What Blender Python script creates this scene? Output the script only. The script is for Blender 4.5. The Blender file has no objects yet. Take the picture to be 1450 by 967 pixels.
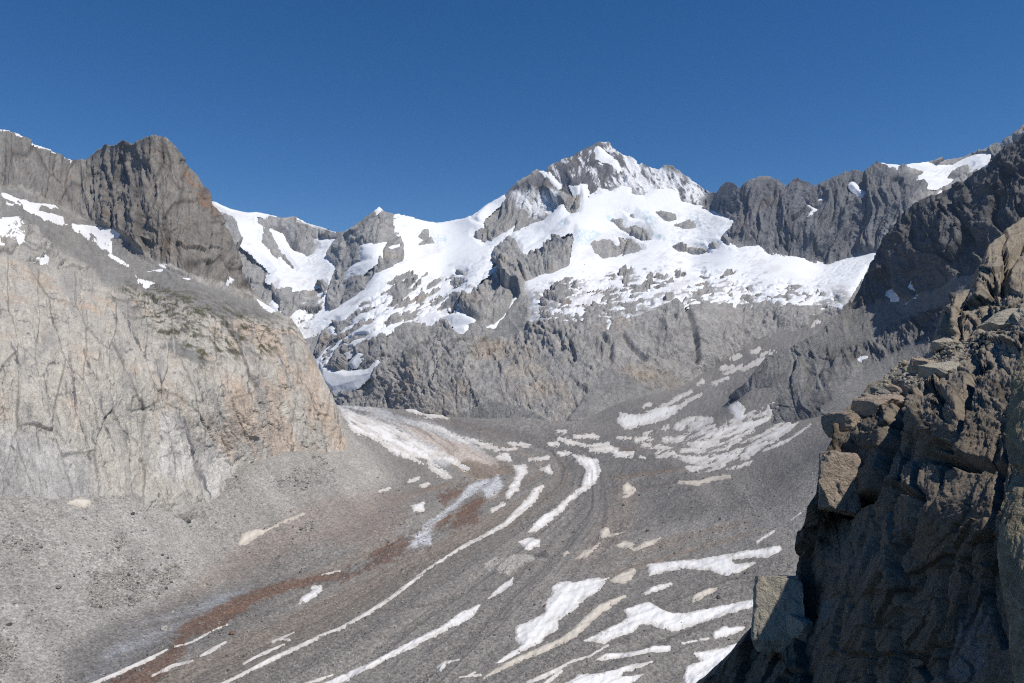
import bpy, math, random
import numpy as np
from mathutils import Vector

random.seed(7)
RNG = np.random.default_rng(11)
sc = bpy.context.scene
col = sc.collection
F = 967.0            # focal length in photo pixels (24 mm lens, 1450 px wide)
CX, CY = 725.0, 483.5

# ------------------------------------------------------------------ camera, sky, sun
cam_d = bpy.data.cameras.new('camera'); cam = bpy.data.objects.new('camera', cam_d)
col.objects.link(cam); sc.camera = cam
cam.rotation_euler = (math.radians(90), 0, 0)
cam_d.sensor_width = 36.0; cam_d.lens = 36.0 * F / 1450.0
cam_d.clip_start = 0.3; cam_d.clip_end = 60000.0

SUN_TO = Vector((0.445, -0.275, 0.857)).normalized()
SUN_EL = math.asin(SUN_TO.z); SUN_AZ = math.atan2(SUN_TO.x, SUN_TO.y)
w = bpy.data.worlds.new('World'); sc.world = w; w.use_nodes = True; w.cycles.sampling_method = 'NONE'
nt = w.node_tree; bg = nt.nodes['Background']
sky = nt.nodes.new('ShaderNodeTexSky'); sky.sky_type = 'NISHITA'; sky.sun_disc = False
sky.sun_elevation = SUN_EL; sky.sun_rotation = SUN_AZ
sky.altitude = 2600; sky.air_density = 1.0; sky.dust_density = 0.1; sky.ozone_density = 3.0
hs = nt.nodes.new('ShaderNodeHueSaturation'); hs.inputs['Saturation'].default_value = 1.36
hs.inputs['Hue'].default_value = 0.503; hs.inputs['Value'].default_value = 0.92
nt.links.new(sky.outputs[0], hs.inputs['Color']); nt.links.new(hs.outputs[0], bg.inputs[0])
bg.inputs[1].default_value = 0.098
sun_d = bpy.data.lights.new('sun', 'SUN'); sun_d.energy = 4.3; sun_d.angle = math.radians(0.53)
sun_d.color = (1.0, 0.946, 0.86)
sun = bpy.data.objects.new('sun', sun_d); col.objects.link(sun)
sun.rotation_euler = SUN_TO.to_track_quat('Z', 'Y').to_euler()
sc.view_settings.view_transform = 'Standard'; sc.view_settings.look = 'None'
sc.view_settings.exposure = 0.07; sc.view_settings.gamma = 1.0
sc.view_settings.use_curve_mapping = False
sc.cycles.use_denoising = False; sc.cycles.pixel_filter_type = 'BLACKMAN_HARRIS'; sc.cycles.filter_width = 1.15
sc.cycles.volume_bounces = 0; sc.cycles.max_bounces = 5; sc.cycles.diffuse_bounces = 3

# ------------------------------------------------------------------ numeric helpers
_perm = np.random.default_rng(3).permutation(256).astype(np.int32)
PERM = np.concatenate([_perm, _perm, _perm])
_g = np.random.default_rng(5).normal(size=(256, 3)); _g /= np.linalg.norm(_g, axis=1)[:, None]
GRAD = _g.astype(np.float32)

def gnoise(x, y, z):
    """3-D gradient noise, about -1..1"""
    x = np.asarray(x, np.float32); y = np.asarray(y, np.float32); z = np.asarray(z, np.float32)
    x, y, z = np.broadcast_arrays(x, y, z)
    xi = np.floor(x); yi = np.floor(y); zi = np.floor(z)
    xf = x - xi; yf = y - yi; zf = z - zi
    xi = xi.astype(np.int32) & 255; yi = yi.astype(np.int32) & 255; zi = zi.astype(np.int32) & 255
    u = xf*xf*xf*(xf*(xf*6-15)+10); v = yf*yf*yf*(yf*(yf*6-15)+10); t = zf*zf*zf*(zf*(zf*6-15)+10)
    def c(dx, dy, dz):
        h = PERM[PERM[PERM[(xi+dx) & 255] + ((yi+dy) & 255)] + ((zi+dz) & 255)]
        g = GRAD[h]
        return g[..., 0]*(xf-dx) + g[..., 1]*(yf-dy) + g[..., 2]*(zf-dz)
    a = c(0,0,0)*(1-u) + c(1,0,0)*u; b = c(0,1,0)*(1-u) + c(1,1,0)*u
    d = c(0,0,1)*(1-u) + c(1,0,1)*u; e = c(0,1,1)*(1-u) + c(1,1,1)*u
    return ((a*(1-v)+b*v)*(1-t) + (d*(1-v)+e*v)*t) * 1.6

def fbm(P, scale, octs=4, gain=0.5, lac=2.03, kind='f', st=(1, 1, 1), seed=0.0, warp=0.0):
    """kind f plain, r ridged (sharp crests), b billow (sharp cracks). about -1..1"""
    x = P[..., 0]/scale*st[0] + seed*17.3; y = P[..., 1]/scale*st[1] + seed*7.7; z = P[..., 2]/scale*st[2] - seed*3.1
    if warp:
        wx = gnoise(x*.7+5.2, y*.7, z*.7); wy = gnoise(x*.7, y*.7+9.1, z*.7); wz = gnoise(x*.7, y*.7, z*.7+2.7)
        x = x + warp*wx; y = y + warp*wy; z = z + warp*wz
    s = 0.0; a = 1.0; tot = 0.0
    for k in range(octs):
        n = gnoise(x, y, z)
        if kind == 'r': n = 1 - 2*np.abs(n)*1.25
        elif kind == 'b': n = 2*np.abs(n)*1.25 - 0.6
        s = s + a*n; tot += a; a *= gain
        x = x*lac + 13.7; y = y*lac + 4.1; z = z*lac + 8.3
    return s / tot

def smooth(a, b, x):
    t = np.clip((x-a)/(b-a), 0, 1); return t*t*(3-2*t)

_cr = np.random.default_rng(9)
CEL = _cr.random((256, 5)).astype(np.float32)
def facets(x, y, seed=0):
    """tilted flat facets in irregular cells: (height, distance to the cell's edge)"""
    x = np.asarray(x, np.float32) + seed*31.7; y = np.asarray(y, np.float32) - seed*17.1
    xi = np.floor(x); yi = np.floor(y); f1 = np.full(x.shape, 9., np.float32); f2 = f1.copy(); h = np.zeros_like(x)
    for dx in (-1, 0, 1):
        for dy in (-1, 0, 1):
            a = (xi+dx); b = (yi+dy); q_ = PERM[PERM[a.astype(np.int32) & 255] + (b.astype(np.int32) & 255)]
            C_ = CEL[q_]; ux = x-a-C_[..., 0]; uy = y-b-C_[..., 1]; d = ux*ux+uy*uy
            pl = (C_[..., 2]-.5)*2*ux + (C_[..., 3]-.5)*2*uy + (C_[..., 4]-.5)*.8
            m_ = d < f1; f2 = np.where(m_, f1, np.minimum(f2, d)); h = np.where(m_, pl, h); f1 = np.where(m_, d, f1)
    return h, np.sqrt(f2)-np.sqrt(f1)
def crags(px, py, wl, asp, ang, seed, octs=4, gain=.5, warp=.35):
    """layered facets; wl: width in photo pixels, asp: how much longer down the slope, ang: lean in radians"""
    ca, sa = math.cos(ang), math.sin(ang); u = (px*ca + py*sa)/wl; v = (-px*sa + py*ca)/(wl*asp); s = 0; a = 1.
    wx = gnoise(u*.9, v*.9, seed)+.5*gnoise(u*2.3, v*2.3, seed+4); u = u + warp*wx; v = v + warp*gnoise(u*.9+7, v*.9, seed)
    e0 = None
    for k in range(octs):
        h, e = facets(u, v, seed+k); s = s + a*h*wl*.36; a *= gain; u = u*2.07+.3; v = v*2.07+.7
        e0 = e if e0 is None else np.minimum(e0, e*(1.4**k)+.04*k)
    return s, e0
def pfbm(px, py, wl, asp=1., ang=0., seed=0., **k):
    ca, sa = math.cos(ang), math.sin(ang)
    return fbm(np.stack([(px*ca+py*sa), (-px*sa+py*ca)/asp, px*0], -1), wl, seed=seed, **k)

class RBF:
    def __init__(self, pts, vals, scale):
        self.s = scale
        p = np.asarray(pts, float)/scale; v = np.asarray(vals, float); n, dm = p.shape
        d = np.linalg.norm(p[:, None]-p[None], axis=2)
        K = self.k(d) + np.eye(n)*2e-3
        A = np.zeros((n+dm+1, n+dm+1)); A[:n, :n] = K; A[:n, n] = 1; A[:n, n+1:] = p
        A[n, :n] = 1; A[n+1:, :n] = p.T
        self.w = np.linalg.solve(A, np.concatenate([v, np.zeros(dm+1)])); self.p = p
    def k(self, d):
        return d*d*np.log(d+1e-9)
    def __call__(self, *c):
        q = [np.asarray(a, float)/self.s for a in c]
        n = len(self.p); out = self.w[n] + sum(self.w[n+1+i]*q[i] for i in range(len(q)))
        for i in range(n):
            d2 = sum((q[j]-self.p[i, j])**2 for j in range(len(q)))
            out = out + self.w[i]*0.5*d2*np.log(d2+1e-12)
        return out

def at(px, py, Y):
    """the world point that the photo pixel shows at distance Y"""
    Y = np.asarray(Y, float)
    return np.stack(np.broadcast_arrays((np.asarray(px)-CX)/F*Y, Y, (CY-np.asarray(py))/F*Y), -1)

def pix(P):
    return CX + P[..., 0]/P[..., 1]*F, CY - P[..., 2]/P[..., 1]*F

def sdf(px, py, poly):
    """signed pixel distance to a closed polygon, positive inside (-99 far outside)"""
    poly = np.asarray(poly, float); out = np.full(px.shape, -99.0)
    m = (px > poly[:, 0].min()-25) & (px < poly[:, 0].max()+25) & (py > poly[:, 1].min()-25) & (py < poly[:, 1].max()+25)
    x = px[m]; y = py[m]
    if not len(x): return out
    best = np.full(x.shape, 1e9); ins = np.zeros(x.shape, bool)
    for i in range(len(poly)):
        ax, ay = poly[i-1]; bx, by = poly[i]; dx, dy = bx-ax, by-ay
        t = np.clip(((x-ax)*dx+(y-ay)*dy)/(dx*dx+dy*dy+1e-9), 0, 1)
        best = np.minimum(best, (x-ax-t*dx)**2+(y-ay-t*dy)**2)
        if ay != by: ins ^= ((ay > y) != (by > y)) & (x < (bx-ax)*(y-ay)/(by-ay)+ax)
    out[m] = np.where(ins, 1, -1)*np.sqrt(best)
    return out

def stroke(px, py, pts):
    """signed pixel distance to a variable-width stroke, pts = (x, y, full width)"""
    pts = np.asarray(pts, float); out = np.full(px.shape, -99.0)
    m = (px > pts[:, 0].min()-40) & (px < pts[:, 0].max()+40) & (py > pts[:, 1].min()-40) & (py < pts[:, 1].max()+40)
    x = px[m]; y = py[m]
    if not len(x): return out
    best = np.full(x.shape, -99.0)
    for i in range(len(pts)-1):
        ax, ay, aw = pts[i]; bx, by, bw = pts[i+1]; dx, dy = bx-ax, by-ay
        t = np.clip(((x-ax)*dx+(y-ay)*dy)/(dx*dx+dy*dy+1e-9), 0, 1)
        best = np.maximum(best, (aw+(bw-aw)*t)/2-np.hypot(x-ax-t*dx, y-ay-t*dy))
    out[m] = best
    return out

CROPS = {0: (0, 0, 1), 1: (0, 160, 2.9), 2: (0, 440, 2.9), 3: (280, 180, 2.9), 4: (640, 180, 2.9), 5: (950, 160, 2.9),
         6: (950, 320, 2.9), 7: (950, 620, 2.786), 8: (0, 620, 2.786), 9: (450, 620, 2.786), 10: (420, 440, 2.9),
         11: (720, 440, 2.9), 17: (283, 184, 2.2227), 12: (740, 180, 5.373), 13: (60, 480, 3.867)}
def K(c, s):
    """measurements taken on an enlarged part of the photo, as (x, y[, width]) in photo pixels"""
    ox, oy, k = CROPS[c]; r = []
    for tok in s.split():
        v = [float(a) for a in tok.split(',')]
        q = [ox+v[0]/k, oy+v[1]/k] + ([v[2]/k] if len(v) > 2 else [])
        r.append(tuple(q))
    return r

def mask_of(px, py, shapes):
    m = np.full(px.shape, -99.0)
    for sh in shapes:
        m = np.maximum(m, stroke(px, py, sh) if len(sh[0]) == 3 else sdf(px, py, sh))
    return m

def normals(P):
    du = np.gradient(P, axis=1); dv = np.gradient(P, axis=0)
    n = np.cross(du, dv); n /= np.linalg.norm(n, axis=2, keepdims=True)+1e-9
    return n

def grid_mesh(name, P, mat, colr=None, keep=None, extra=None, parent=None, flip=False):
    nv, nu = P.shape[:2]
    idx = np.arange(nv*nu).reshape(nv, nu)
    q = np.stack([idx[:-1, :-1], idx[:-1, 1:], idx[1:, 1:], idx[1:, :-1]], -1)
    if flip: q = q[..., ::-1]
    if keep is not None:
        k = keep[:-1, :-1] | keep[:-1, 1:] | keep[1:, 1:] | keep[1:, :-1]
        q = q[k]
    q = q.reshape(-1, 4)
    if not len(q): return None
    used = np.zeros(nv*nu, bool); used[q.ravel()] = True
    rem = np.cumsum(used)-1; q = rem[q]; V = P.reshape(-1, 3)[used]
    me = bpy.data.meshes.new(name)
    me.vertices.add(len(V)); me.vertices.foreach_set('co', V.astype(np.float32).ravel())
    me.loops.add(len(q)*4); me.loops.foreach_set('vertex_index', q.astype(np.int32).ravel())
    me.polygons.add(len(q)); me.polygons.foreach_set('loop_start', np.arange(0, len(q)*4, 4, dtype=np.int32))
    me.update(calc_edges=True); me.shade_smooth()
    if colr is not None:
        a = me.color_attributes.new('Col', 'FLOAT_COLOR', 'POINT')
        c = np.ones((len(V), 4), np.float32); c[:, :3] = colr.reshape(-1, 3)[used]; a.data.foreach_set('color', c.ravel())
    for k_, v_ in (extra or {}).items():
        a = me.attributes.new(k_, 'FLOAT', 'POINT'); a.data.foreach_set('value', v_.reshape(-1)[used].astype(np.float32))
    me.materials.append(mat)
    o = bpy.data.objects.new(name, me); col.objects.link(o)
    if parent: o.parent = parent
    return o

def tag(o, label=None, cat=None, group=None, kind=None):
    for k_, v_ in (('label', label), ('category', cat), ('group', group), ('kind', kind)):
        if v_: o[k_] = v_
    return o

def mix(c, rgb, m):
    m = np.clip(m, 0, 1)[..., None]; return c*(1-m)+np.asarray(rgb)*m

def resample(pts, step):
    """x positions spaced so that the outline through pts has even steps"""
    p = np.asarray(pts, float); xs = [p[0, 0]]
    for a, b in zip(p[:-1], p[1:]):
        n = max(1, int(math.ceil(max(b[0]-a[0], 0.38*math.hypot(*(b-a)))/step)))
        xs += list(np.linspace(a[0], b[0], n+1)[1:])
    return np.asarray(xs)

# ------------------------------------------------------------------ materials
def new_mat(name):
    m = bpy.data.materials.new(name); m.use_nodes = True; n = m.node_tree; b = n.nodes['Principled BSDF']
    return m, n, b

def rock_mat(name, s, bump=1.0, var=0.35, speck=0.0, use_col=True, base=(.2, .2, .2), stretch=(1, 1, 1), dist=1.0, rough=0.92):
    """s: size in metres of the finest visible texture"""
    m, n, b = new_mat(name); N = n.nodes.new; L = n.links.new
    tc = N('ShaderNodeTexCoord'); mp = N('ShaderNodeMapping'); mp.inputs['Scale'].default_value = stretch
    L(tc.outputs['Object'], mp.inputs[0])
    def noise(size, det, rgh=0.6):
        t = N('ShaderNodeTexNoise'); t.inputs['Scale'].default_value = 1/size; t.inputs['Detail'].default_value = det
        t.inputs['Roughness'].default_value = rgh; L(mp.outputs[0], t.inputs['Vector']); return t
    n1 = noise(s*6, 6, 0.7); n2 = noise(s*1.6, 3, 0.6)
    if use_col:
        at_ = N('ShaderNodeAttribute'); at_.attribute_name = 'Col'; src = at_.outputs['Color']
    else:
        r_ = N('ShaderNodeRGB'); r_.outputs[0].default_value = (*base, 1); src = r_.outputs[0]
    mr = N('ShaderNodeMapRange'); mr.inputs['From Min'].default_value = 0.3; mr.inputs['From Max'].default_value = 0.7
    mr.inputs['To Min'].default_value = 1-var; mr.inputs['To Max'].default_value = 1+var; L(n1.outputs[0], mr.inputs[0])
    vm = N('ShaderNodeVectorMath'); vm.operation = 'SCALE'; L(src, vm.inputs[0]); L(mr.outputs[0], vm.inputs['Scale'])
    mr2 = N('ShaderNodeMapRange'); mr2.inputs['From Min'].default_value = 0.3; mr2.inputs['From Max'].default_value = 0.7
    mr2.inputs['To Min'].default_value = 1-var*.8; mr2.inputs['To Max'].default_value = 1+var*.8; L(n2.outputs[0], mr2.inputs[0])
    vm2 = N('ShaderNodeVectorMath'); vm2.operation = 'SCALE'; L(vm.outputs[0], vm2.inputs[0]); L(mr2.outputs[0], vm2.inputs['Scale'])
    out = vm2.outputs[0]
    if speck:
        vo = N('ShaderNodeTexVoronoi'); vo.inputs['Scale'].default_value = 1/(s*2.2); L(mp.outputs[0], vo.inputs['Vector'])
        sp = N('ShaderNodeSeparateColor'); L(vo.outputs['Color'], sp.inputs[0])
        mr3 = N('ShaderNodeMapRange'); mr3.inputs['To Min'].default_value = 1-speck; mr3.inputs['To Max'].default_value = 1+speck
        L(sp.outputs[0], mr3.inputs[0])
        vm3 = N('ShaderNodeVectorMath'); vm3.operation = 'SCALE'; L(out, vm3.inputs[0]); L(mr3.outputs[0], vm3.inputs['Scale']); out = vm3.outputs[0]
    L(out, b.inputs['Base Color'])
    b.inputs['Roughness'].default_value = rough; b.inputs['Specular IOR Level'].default_value = 0.25
    ad = N('ShaderNodeMath'); ad.operation = 'MULTIPLY_ADD'; L(n2.outputs[0], ad.inputs[0]); ad.inputs[1].default_value = 0.35; L(n1.outputs[0], ad.inputs[2])
    bp = N('ShaderNodeBump'); bp.inputs['Strength'].default_value = min(1, bump); bp.inputs['Distance'].default_value = s*6*0.8*dist
    L(ad.outputs[0], bp.inputs['Height']); L(bp.outputs[0], b.inputs['Normal'])
    return m

def snow_mat(name, s, base=(0.83, 0.84, 0.86), dirt=(0.5, 0.46, 0.40), amt=0.25, bump=0.3, use_col=False):
    m, n, b = new_mat(name); N = n.nodes.new; L = n.links.new
    tc = N('ShaderNodeTexCoord')
    t = N('ShaderNodeTexNoise'); t.inputs['Scale'].default_value = 1/s; t.inputs['Detail'].default_value = 6
    t.inputs['Roughness'].default_value = 0.65; L(tc.outputs['Object'], t.inputs['Vector'])
    mr = N('ShaderNodeMapRange'); mr.inputs['From Min'].default_value = 0.5; mr.inputs['From Max'].default_value = 0.8
    mr.inputs['To Max'].default_value = amt; L(t.outputs[0], mr.inputs[0])
    mx = N('ShaderNodeMix'); mx.data_type = 'RGBA'; L(mr.outputs[0], mx.inputs[0])
    mx.inputs[6].default_value = (*base, 1); mx.inputs[7].default_value = (*dirt, 1)
    if use_col:
        a = N('ShaderNodeAttribute'); a.attribute_name = 'Col'; L(a.outputs['Color'], mx.inputs[6])
    L(mx.outputs[2], b.inputs['Base Color']); b.inputs['Roughness'].default_value = 0.7; b.inputs['Specular IOR Level'].default_value = 0.2
    bp = N('ShaderNodeBump'); bp.inputs['Strength'].default_value = bump; bp.inputs['Distance'].default_value = s*0.25
    L(t.outputs[0], bp.inputs['Height']); L(bp.outputs[0], b.inputs['Normal'])
    return m

M_far = rock_mat('far_rock', 2.5, bump=.8, var=0.25, dist=1.2, stretch=(1, 1, .5))
M_left = rock_mat('granite_cliff', .8, bump=.8, var=0.22, dist=1.2, stretch=(1, 1, .5))
M_right = rock_mat('dark_gneiss', 1.2, bump=0.8, var=0.28, stretch=(1, 1, .5))
M_deb = rock_mat('moraine_debris', 0.7, bump=0.6, var=0.22, speck=0.28)
M_snowfar = snow_mat('old_snow', 60, use_col=True, amt=0.12, bump=0.15)
M_snowpatch = snow_mat('summer_snow', 3.0, base=(0.80, 0.79, 0.77), dirt=(0.47, 0.41, 0.34), amt=0.3, bump=0.35, use_col=True)
M_snowdirty = snow_mat('dusty_snow', 3.0, base=(0.62, 0.57, 0.49), dirt=(0.38, 0.33, 0.27), amt=0.6, bump=0.35)
M_ice = snow_mat('glacier_ice', 14, base=(0.6, 0.62, 0.64), dirt=(0.33, 0.32, 0.31), amt=0.8, bump=0.6)

STEP = 1.25

def mass(ytop, ybot, x0, x1, ctrl, nrow, jit, jscale, step=STEP, seed=0.0, xs=None):
    """base sheet of one rock mass: columns from its foot to its skyline, then down its far side"""
    u = np.arange(x0, x1, step) if xs is None else xs
    yt = np.interp(u, *zip(*ytop)); yb = np.interp(u, *zip(*ybot))
    q = np.stack([u/jscale, u*0, u*0+seed], -1)
    yt = yt + jit*fbm(q, 1.0, 5, 0.6, kind='r')*0.8
    v = np.linspace(0, 1, nrow)[:, None]
    PX = np.broadcast_to(u, (nrow, len(u))).copy(); PY = yb + (yt-yb)*v
    c = np.asarray(ctrl, float); f = RBF(c[:, :2], np.log(c[:, 2]), 300.0)
    return PX, PY, np.exp(f(PX, PY))

def add_back(P, drop, run, n=7):
    """continue the sheet over its crest and down the far side"""
    top = P[-1]; hd = top[:, :2]/np.linalg.norm(top[:, :2], axis=1)[:, None]
    rows = []
    for k in range(1, n+1):
        t = (k/n)**1.5; r = top.copy(); r[:, :2] += hd*run*t; r[:, 2] -= drop*t*(0.6+0.4*t)
        rows.append(r)
    return np.concatenate([P, np.stack(rows)], 0), n

def pad(a, n):
    return np.concatenate([a, np.repeat(a[-1:], n, 0)], 0)

# =================================================================== the far massif
A_TOP = [(-140, 300), (250, 300)] + K(3, "60,303 130,335 190,345 260,348 320,362 350,372 400,367 460,395 530,415 560,430 600,428 650,400 700,365 745,328 790,348 850,360 920,380 1000,390 1060,382 1110,368 1180,320 1250,275") \
    + K(4, "245,240 290,205 350,172 385,180 400,155 470,125 540,90 600,58 640,62 660,85 720,125 780,155 850,178 862,165 880,150 905,155 960,200 1020,240 1050,262 1085,265 1100,240 1130,222 1165,230 1185,250 1200,228 1260,198 1310,195 1355,220 1375,238 1420,210 1445,225") \
    + K(5, "480,295 520,270 560,290 600,290 650,270 700,250 745,225 790,230 845,198 900,208 960,212 1050,200 1100,190 1150,185 1200,180 1250,160 1300,140 1380,95 1450,55") + [(1600, 110)]
A_BOT = [(-140, 640), (430, 620), (500, 640), (600, 660), (700, 665), (830, 665), (900, 640), (1000, 590), (1100, 540), (1200, 520), (1450, 480), (1600, 480)]
A_CT = [(-140,300,4800),(-140,640,3300),(250,300,4700),(250,480,4000),(300,285,4700),(340,400,4300),(385,303,5100),(418,306,5300),(380,360,4700),(430,340,5000),(470,327,5000),
 (400,430,4000),(440,470,3700),(450,400,4350),(470,520,3150),(430,480,3600),(430,620,2900),(505,317,4700),(540,295,4600),(573,304,4900),(520,350,4250),(540,380,4000),(500,420,3900),
 (600,312,5150),(640,313,5200),(687,290,5200),(600,360,4500),(630,400,4050),(560,430,3550),(600,450,3300),(530,470,3150),(520,520,2900),
 (480,540,3000),(540,560,2750),(560,585,2600),(600,585,2480),(650,590,2380),(700,592,2300),(750,590,2230),(800,597,2150),(830,592,2150),(860,575,2230),(900,560,2300),(985,536,2500),
 (600,660,2350),(700,665,2200),(830,665,2050),
 (720,268,5150),(740,251,5200),(780,235,5350),(826,211,5500),(850,200,5550),(888,223,5500),(933,241,5300),(943,232,5250),(971,249,5150),(1002,270,5000),
 (720,320,4750),(690,345,4600),(680,310,4900),(790,270,4850),(830,268,4800),(870,272,4800),(900,262,4950),(960,270,4900),(1000,300,4600),
 (760,330,4500),(715,350,4300),(640,400,4000),(820,300,4500),(900,300,4500),(950,330,4250),(820,328,4150),
 (812,345,3860),(760,372,3680),(700,400,3450),(670,420,3270),(660,448,3080),(700,455,3050),(740,425,3250),(800,375,3600),
 (740,480,2800),(650,470,2950),(700,540,2480),(850,365,4000),(900,370,4000),(980,380,3950),(1000,345,4150),(1030,350,3950),
 (1074,248,4350),(1030,257,4500),(1107,256,4350),(1138,258,4250),(1174,253,4200),(1241,228,4150),(1070,300,4180),(1070,340,3980),(1150,340,3850),(1160,373,3820),(1090,355,3900),(1230,365,3650),(1200,300,3950),(1250,300,3850),
 (780,420,3150),(850,410,3300),(950,400,3450),(1050,400,3500),(1150,400,3450),(1200,395,3400),
 (780,450,2850),(850,445,2800),(900,440,2800),(965,430,2850),(1000,435,2850),(1100,432,2950),(1170,432,2950),
 (800,520,2450),(900,500,2500),(980,480,2620),(1051,492,2600),(1100,475,2650),(1140,447,2750),(1200,430,2800),
 (1000,590,2400),(1100,540,2500),(1200,520,2550),(1450,480,2400),(1600,480,2300),
 (1300,290,3700),(1300,232,4150),(1340,250,4200),(1398,208,4300),(1450,180,4200),(1450,300,3400),(1600,110,4200),(1600,300,3300),(1330,400,3000)]
PX, PY, YY = mass(A_TOP, A_BOT, -140, 1600, A_CT, 330, 2.2, 22, seed=1)
P = at(PX, PY, YY); N0 = normals(P); N0 *= np.sign(-(N0*P).sum(-1, keepdims=True))
pxm = YY/F
# noise that roughens every outline painted on the massif
ed = fbm(P, 90, 4, 0.6, seed=2)
edl = fbm(P, 60, 4, 0.6, st=(1, 1, 2.5), seed=5)

A_SNOW = [K(3, "55,290 130,330 190,348 235,355 240,400 262,412 250,470 300,520 340,560 350,600 330,612 280,560 230,510 180,470 160,420 140,370 90,345 55,330"),
 K(17, "215,305 262,325 290,372 342,397 372,370 355,340 432,345 402,400 432,430 415,470 400,540 350,600 300,640 260,600 235,580 215,550 235,520 240,480 215,470 250,400 300,440 270,400 235,345"),
 K(17, "622,262 740,290 850,270 885,300 862,330 895,362 990,300 1000,300 975,340 930,375 905,430 862,480 832,540 812,578 740,600 640,612 560,640 500,660 440,690 400,740 370,730 420,660 460,620 430,600 360,640 300,630 340,590 430,560 520,500 560,450 640,410 642,360 625,310"),
 K(17, "145,255,5 240,268,7 300,275,10 380,308,8 425,322,6"), K(17, "460,320,6 540,260,10 565,244,10"), K(17, "500,360 590,352 560,395 510,400"), K(17, "480,440 560,400 500,450 440,480"),
 K(3, "660,510 690,480 780,475 750,520 720,545 670,540"), K(3, "780,490 830,478 830,490 790,503"), K(3, "610,590 640,560 730,540 650,610 590,640"),
 K(17, "390,740,8 440,690,12 470,650,8"), K(17, "420,610 432,640 425,700 410,720 415,660 400,625"), K(17, "455,705,12 510,655,8"), K(17, "480,735,10 500,705,6"),
 K(3, "1030,750 1100,770 1145,790 1130,800 1060,795"), K(3, "1180,605,5 1250,570,12 1320,540,8"), K(3, "1240,790 1250,720 1290,700 1300,690 1270,740 1250,800"),
 K(4, "235,450 250,430 340,400 380,390 450,325 478,350 440,380 400,410 370,450 330,490 290,515 270,480 240,455"),
 K(4, "75,375 130,325 205,285 215,290 150,340 110,385"), K(4, "245,450 190,480 150,560 120,600 60,620 60,480 110,480 150,480"),
 K(4, "520,240 545,240 560,290 600,270 610,255 660,260 690,240 740,250 735,270 790,285 840,250 920,260 940,300 1000,320 1060,345 1130,375 1155,380 1140,410 1100,450 1130,480 1180,500 1260,480 1300,520 1370,535 1450,545")
 + K(5, "570,615 640,622 700,600 760,590 830,565 860,570 840,620 810,640 790,680 740,750 700,800 620,810 520,790 450,785")
 + K(4, "1400,765 1300,720 960,725 940,700 850,740 720,775 600,775 480,775 330,800 300,810 322,765 320,700 290,660 300,630 400,600 470,570 500,530 510,440 490,412 430,440 380,480 290,525 270,520 330,480 400,440 440,400 470,370 520,350 525,300"),
 K(4, "190,790 230,720 262,695 285,700 255,715 215,790 190,800"), K(4, "0,775 60,780 100,795 90,805 0,800"),
 K(4, "640,790,4 650,800,12 640,825,6"), K(4, "720,760,10 728,790,6"),
 K(12, "565,135 640,190 720,260 735,330 690,300 620,270 560,240 550,180"), K(12, "110,315 170,320 230,400 270,440 240,445 170,370"),
 K(12, "380,445 450,440 440,500 420,520 400,480"), K(12, "1290,390 1340,425 1330,440 1300,420"),
 K(5, "900,205 1050,198 1160,213 1250,168 1300,172 1280,210 1200,260 1130,300 1080,298 1010,275 1040,240 1000,225"), K(5, "840,190 900,205 960,209 930,220 870,208"),
 K(5, "1010,400,4 1050,370,8"), K(5, "1095,345,8 1110,320,8"), K(5, "1120,345,8 1160,322,8"), K(5, "745,295,8 790,340,5"), K(5, "610,360,8 640,350,5"), K(5, "560,380,7 585,400,6 570,415,5"), K(5, "360,545,14 375,572,14"),
 K(10, "90,205 130,240 200,255 310,248 240,305 150,330 110,300"), K(10, "70,40 150,40 110,80 70,90 20,95"), 
 K(10, "200,170,6 240,130,14 290,95,8"), K(10, "230,215,8 262,180,7"), K(10, "85,215,14 130,145,8"), K(10, "360,30,6 480,0,14"), K(10, "550,30 640,10 735,30 730,50 650,40 600,35"), K(10, "650,75 700,60 690,78"), K(10, "780,70 820,75 840,30 860,0 850,0 830,40"),
 K(10, "300,250,9 330,210,5")]
A_ROCK = [K(3, "905,450 925,420 950,425 950,455 972,475 910,482 930,465"), K(3, "300,690 380,660 470,650 530,640 540,660 500,690 430,720 380,740 330,730"), K(3, "1060,590 1100,590 1095,610 1070,605"),
 K(4, "560,480 580,455 640,450 650,440 680,470 665,435 700,432 740,460 785,500 700,530 620,543 580,520"),
 K(4, "645,385 660,365 700,362 715,400 760,395 800,415 820,450 862,462 780,467 740,450 690,425"), K(4, "710,350 750,343 765,365 790,385 740,380"),
 K(4, "830,345 870,340 920,360 925,378 900,390 870,385"), K(4, "910,400 950,385 1000,380 1008,410 960,422"), K(4, "1050,475 1095,475 1085,497 1055,492"), K(4, "560,530 590,522 600,545 570,557"), K(4, "520,550 550,545 557,572 530,572"),
 K(4, "380,430 420,410 460,385 470,400 430,425 400,450"), K(4, "905,490 950,480 1040,495 1060,515 990,525 930,510"),
 K(4, "500,413 516,450 500,520 480,567 400,602 300,632 290,680 312,722 262,698 210,780 170,815 110,800 25,750 60,680 120,610 180,570 270,532 380,482 440,442"),
 K(5, "1060,203 1100,185 1150,183 1165,213 1110,218"), K(5, "1170,235 1240,218 1190,270 1135,262")]
sd = mask_of(PX, PY, A_SNOW) + ed*2.6 + edl*1.2
rk = mask_of(PX, PY, A_ROCK) + ed*2.0
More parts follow.
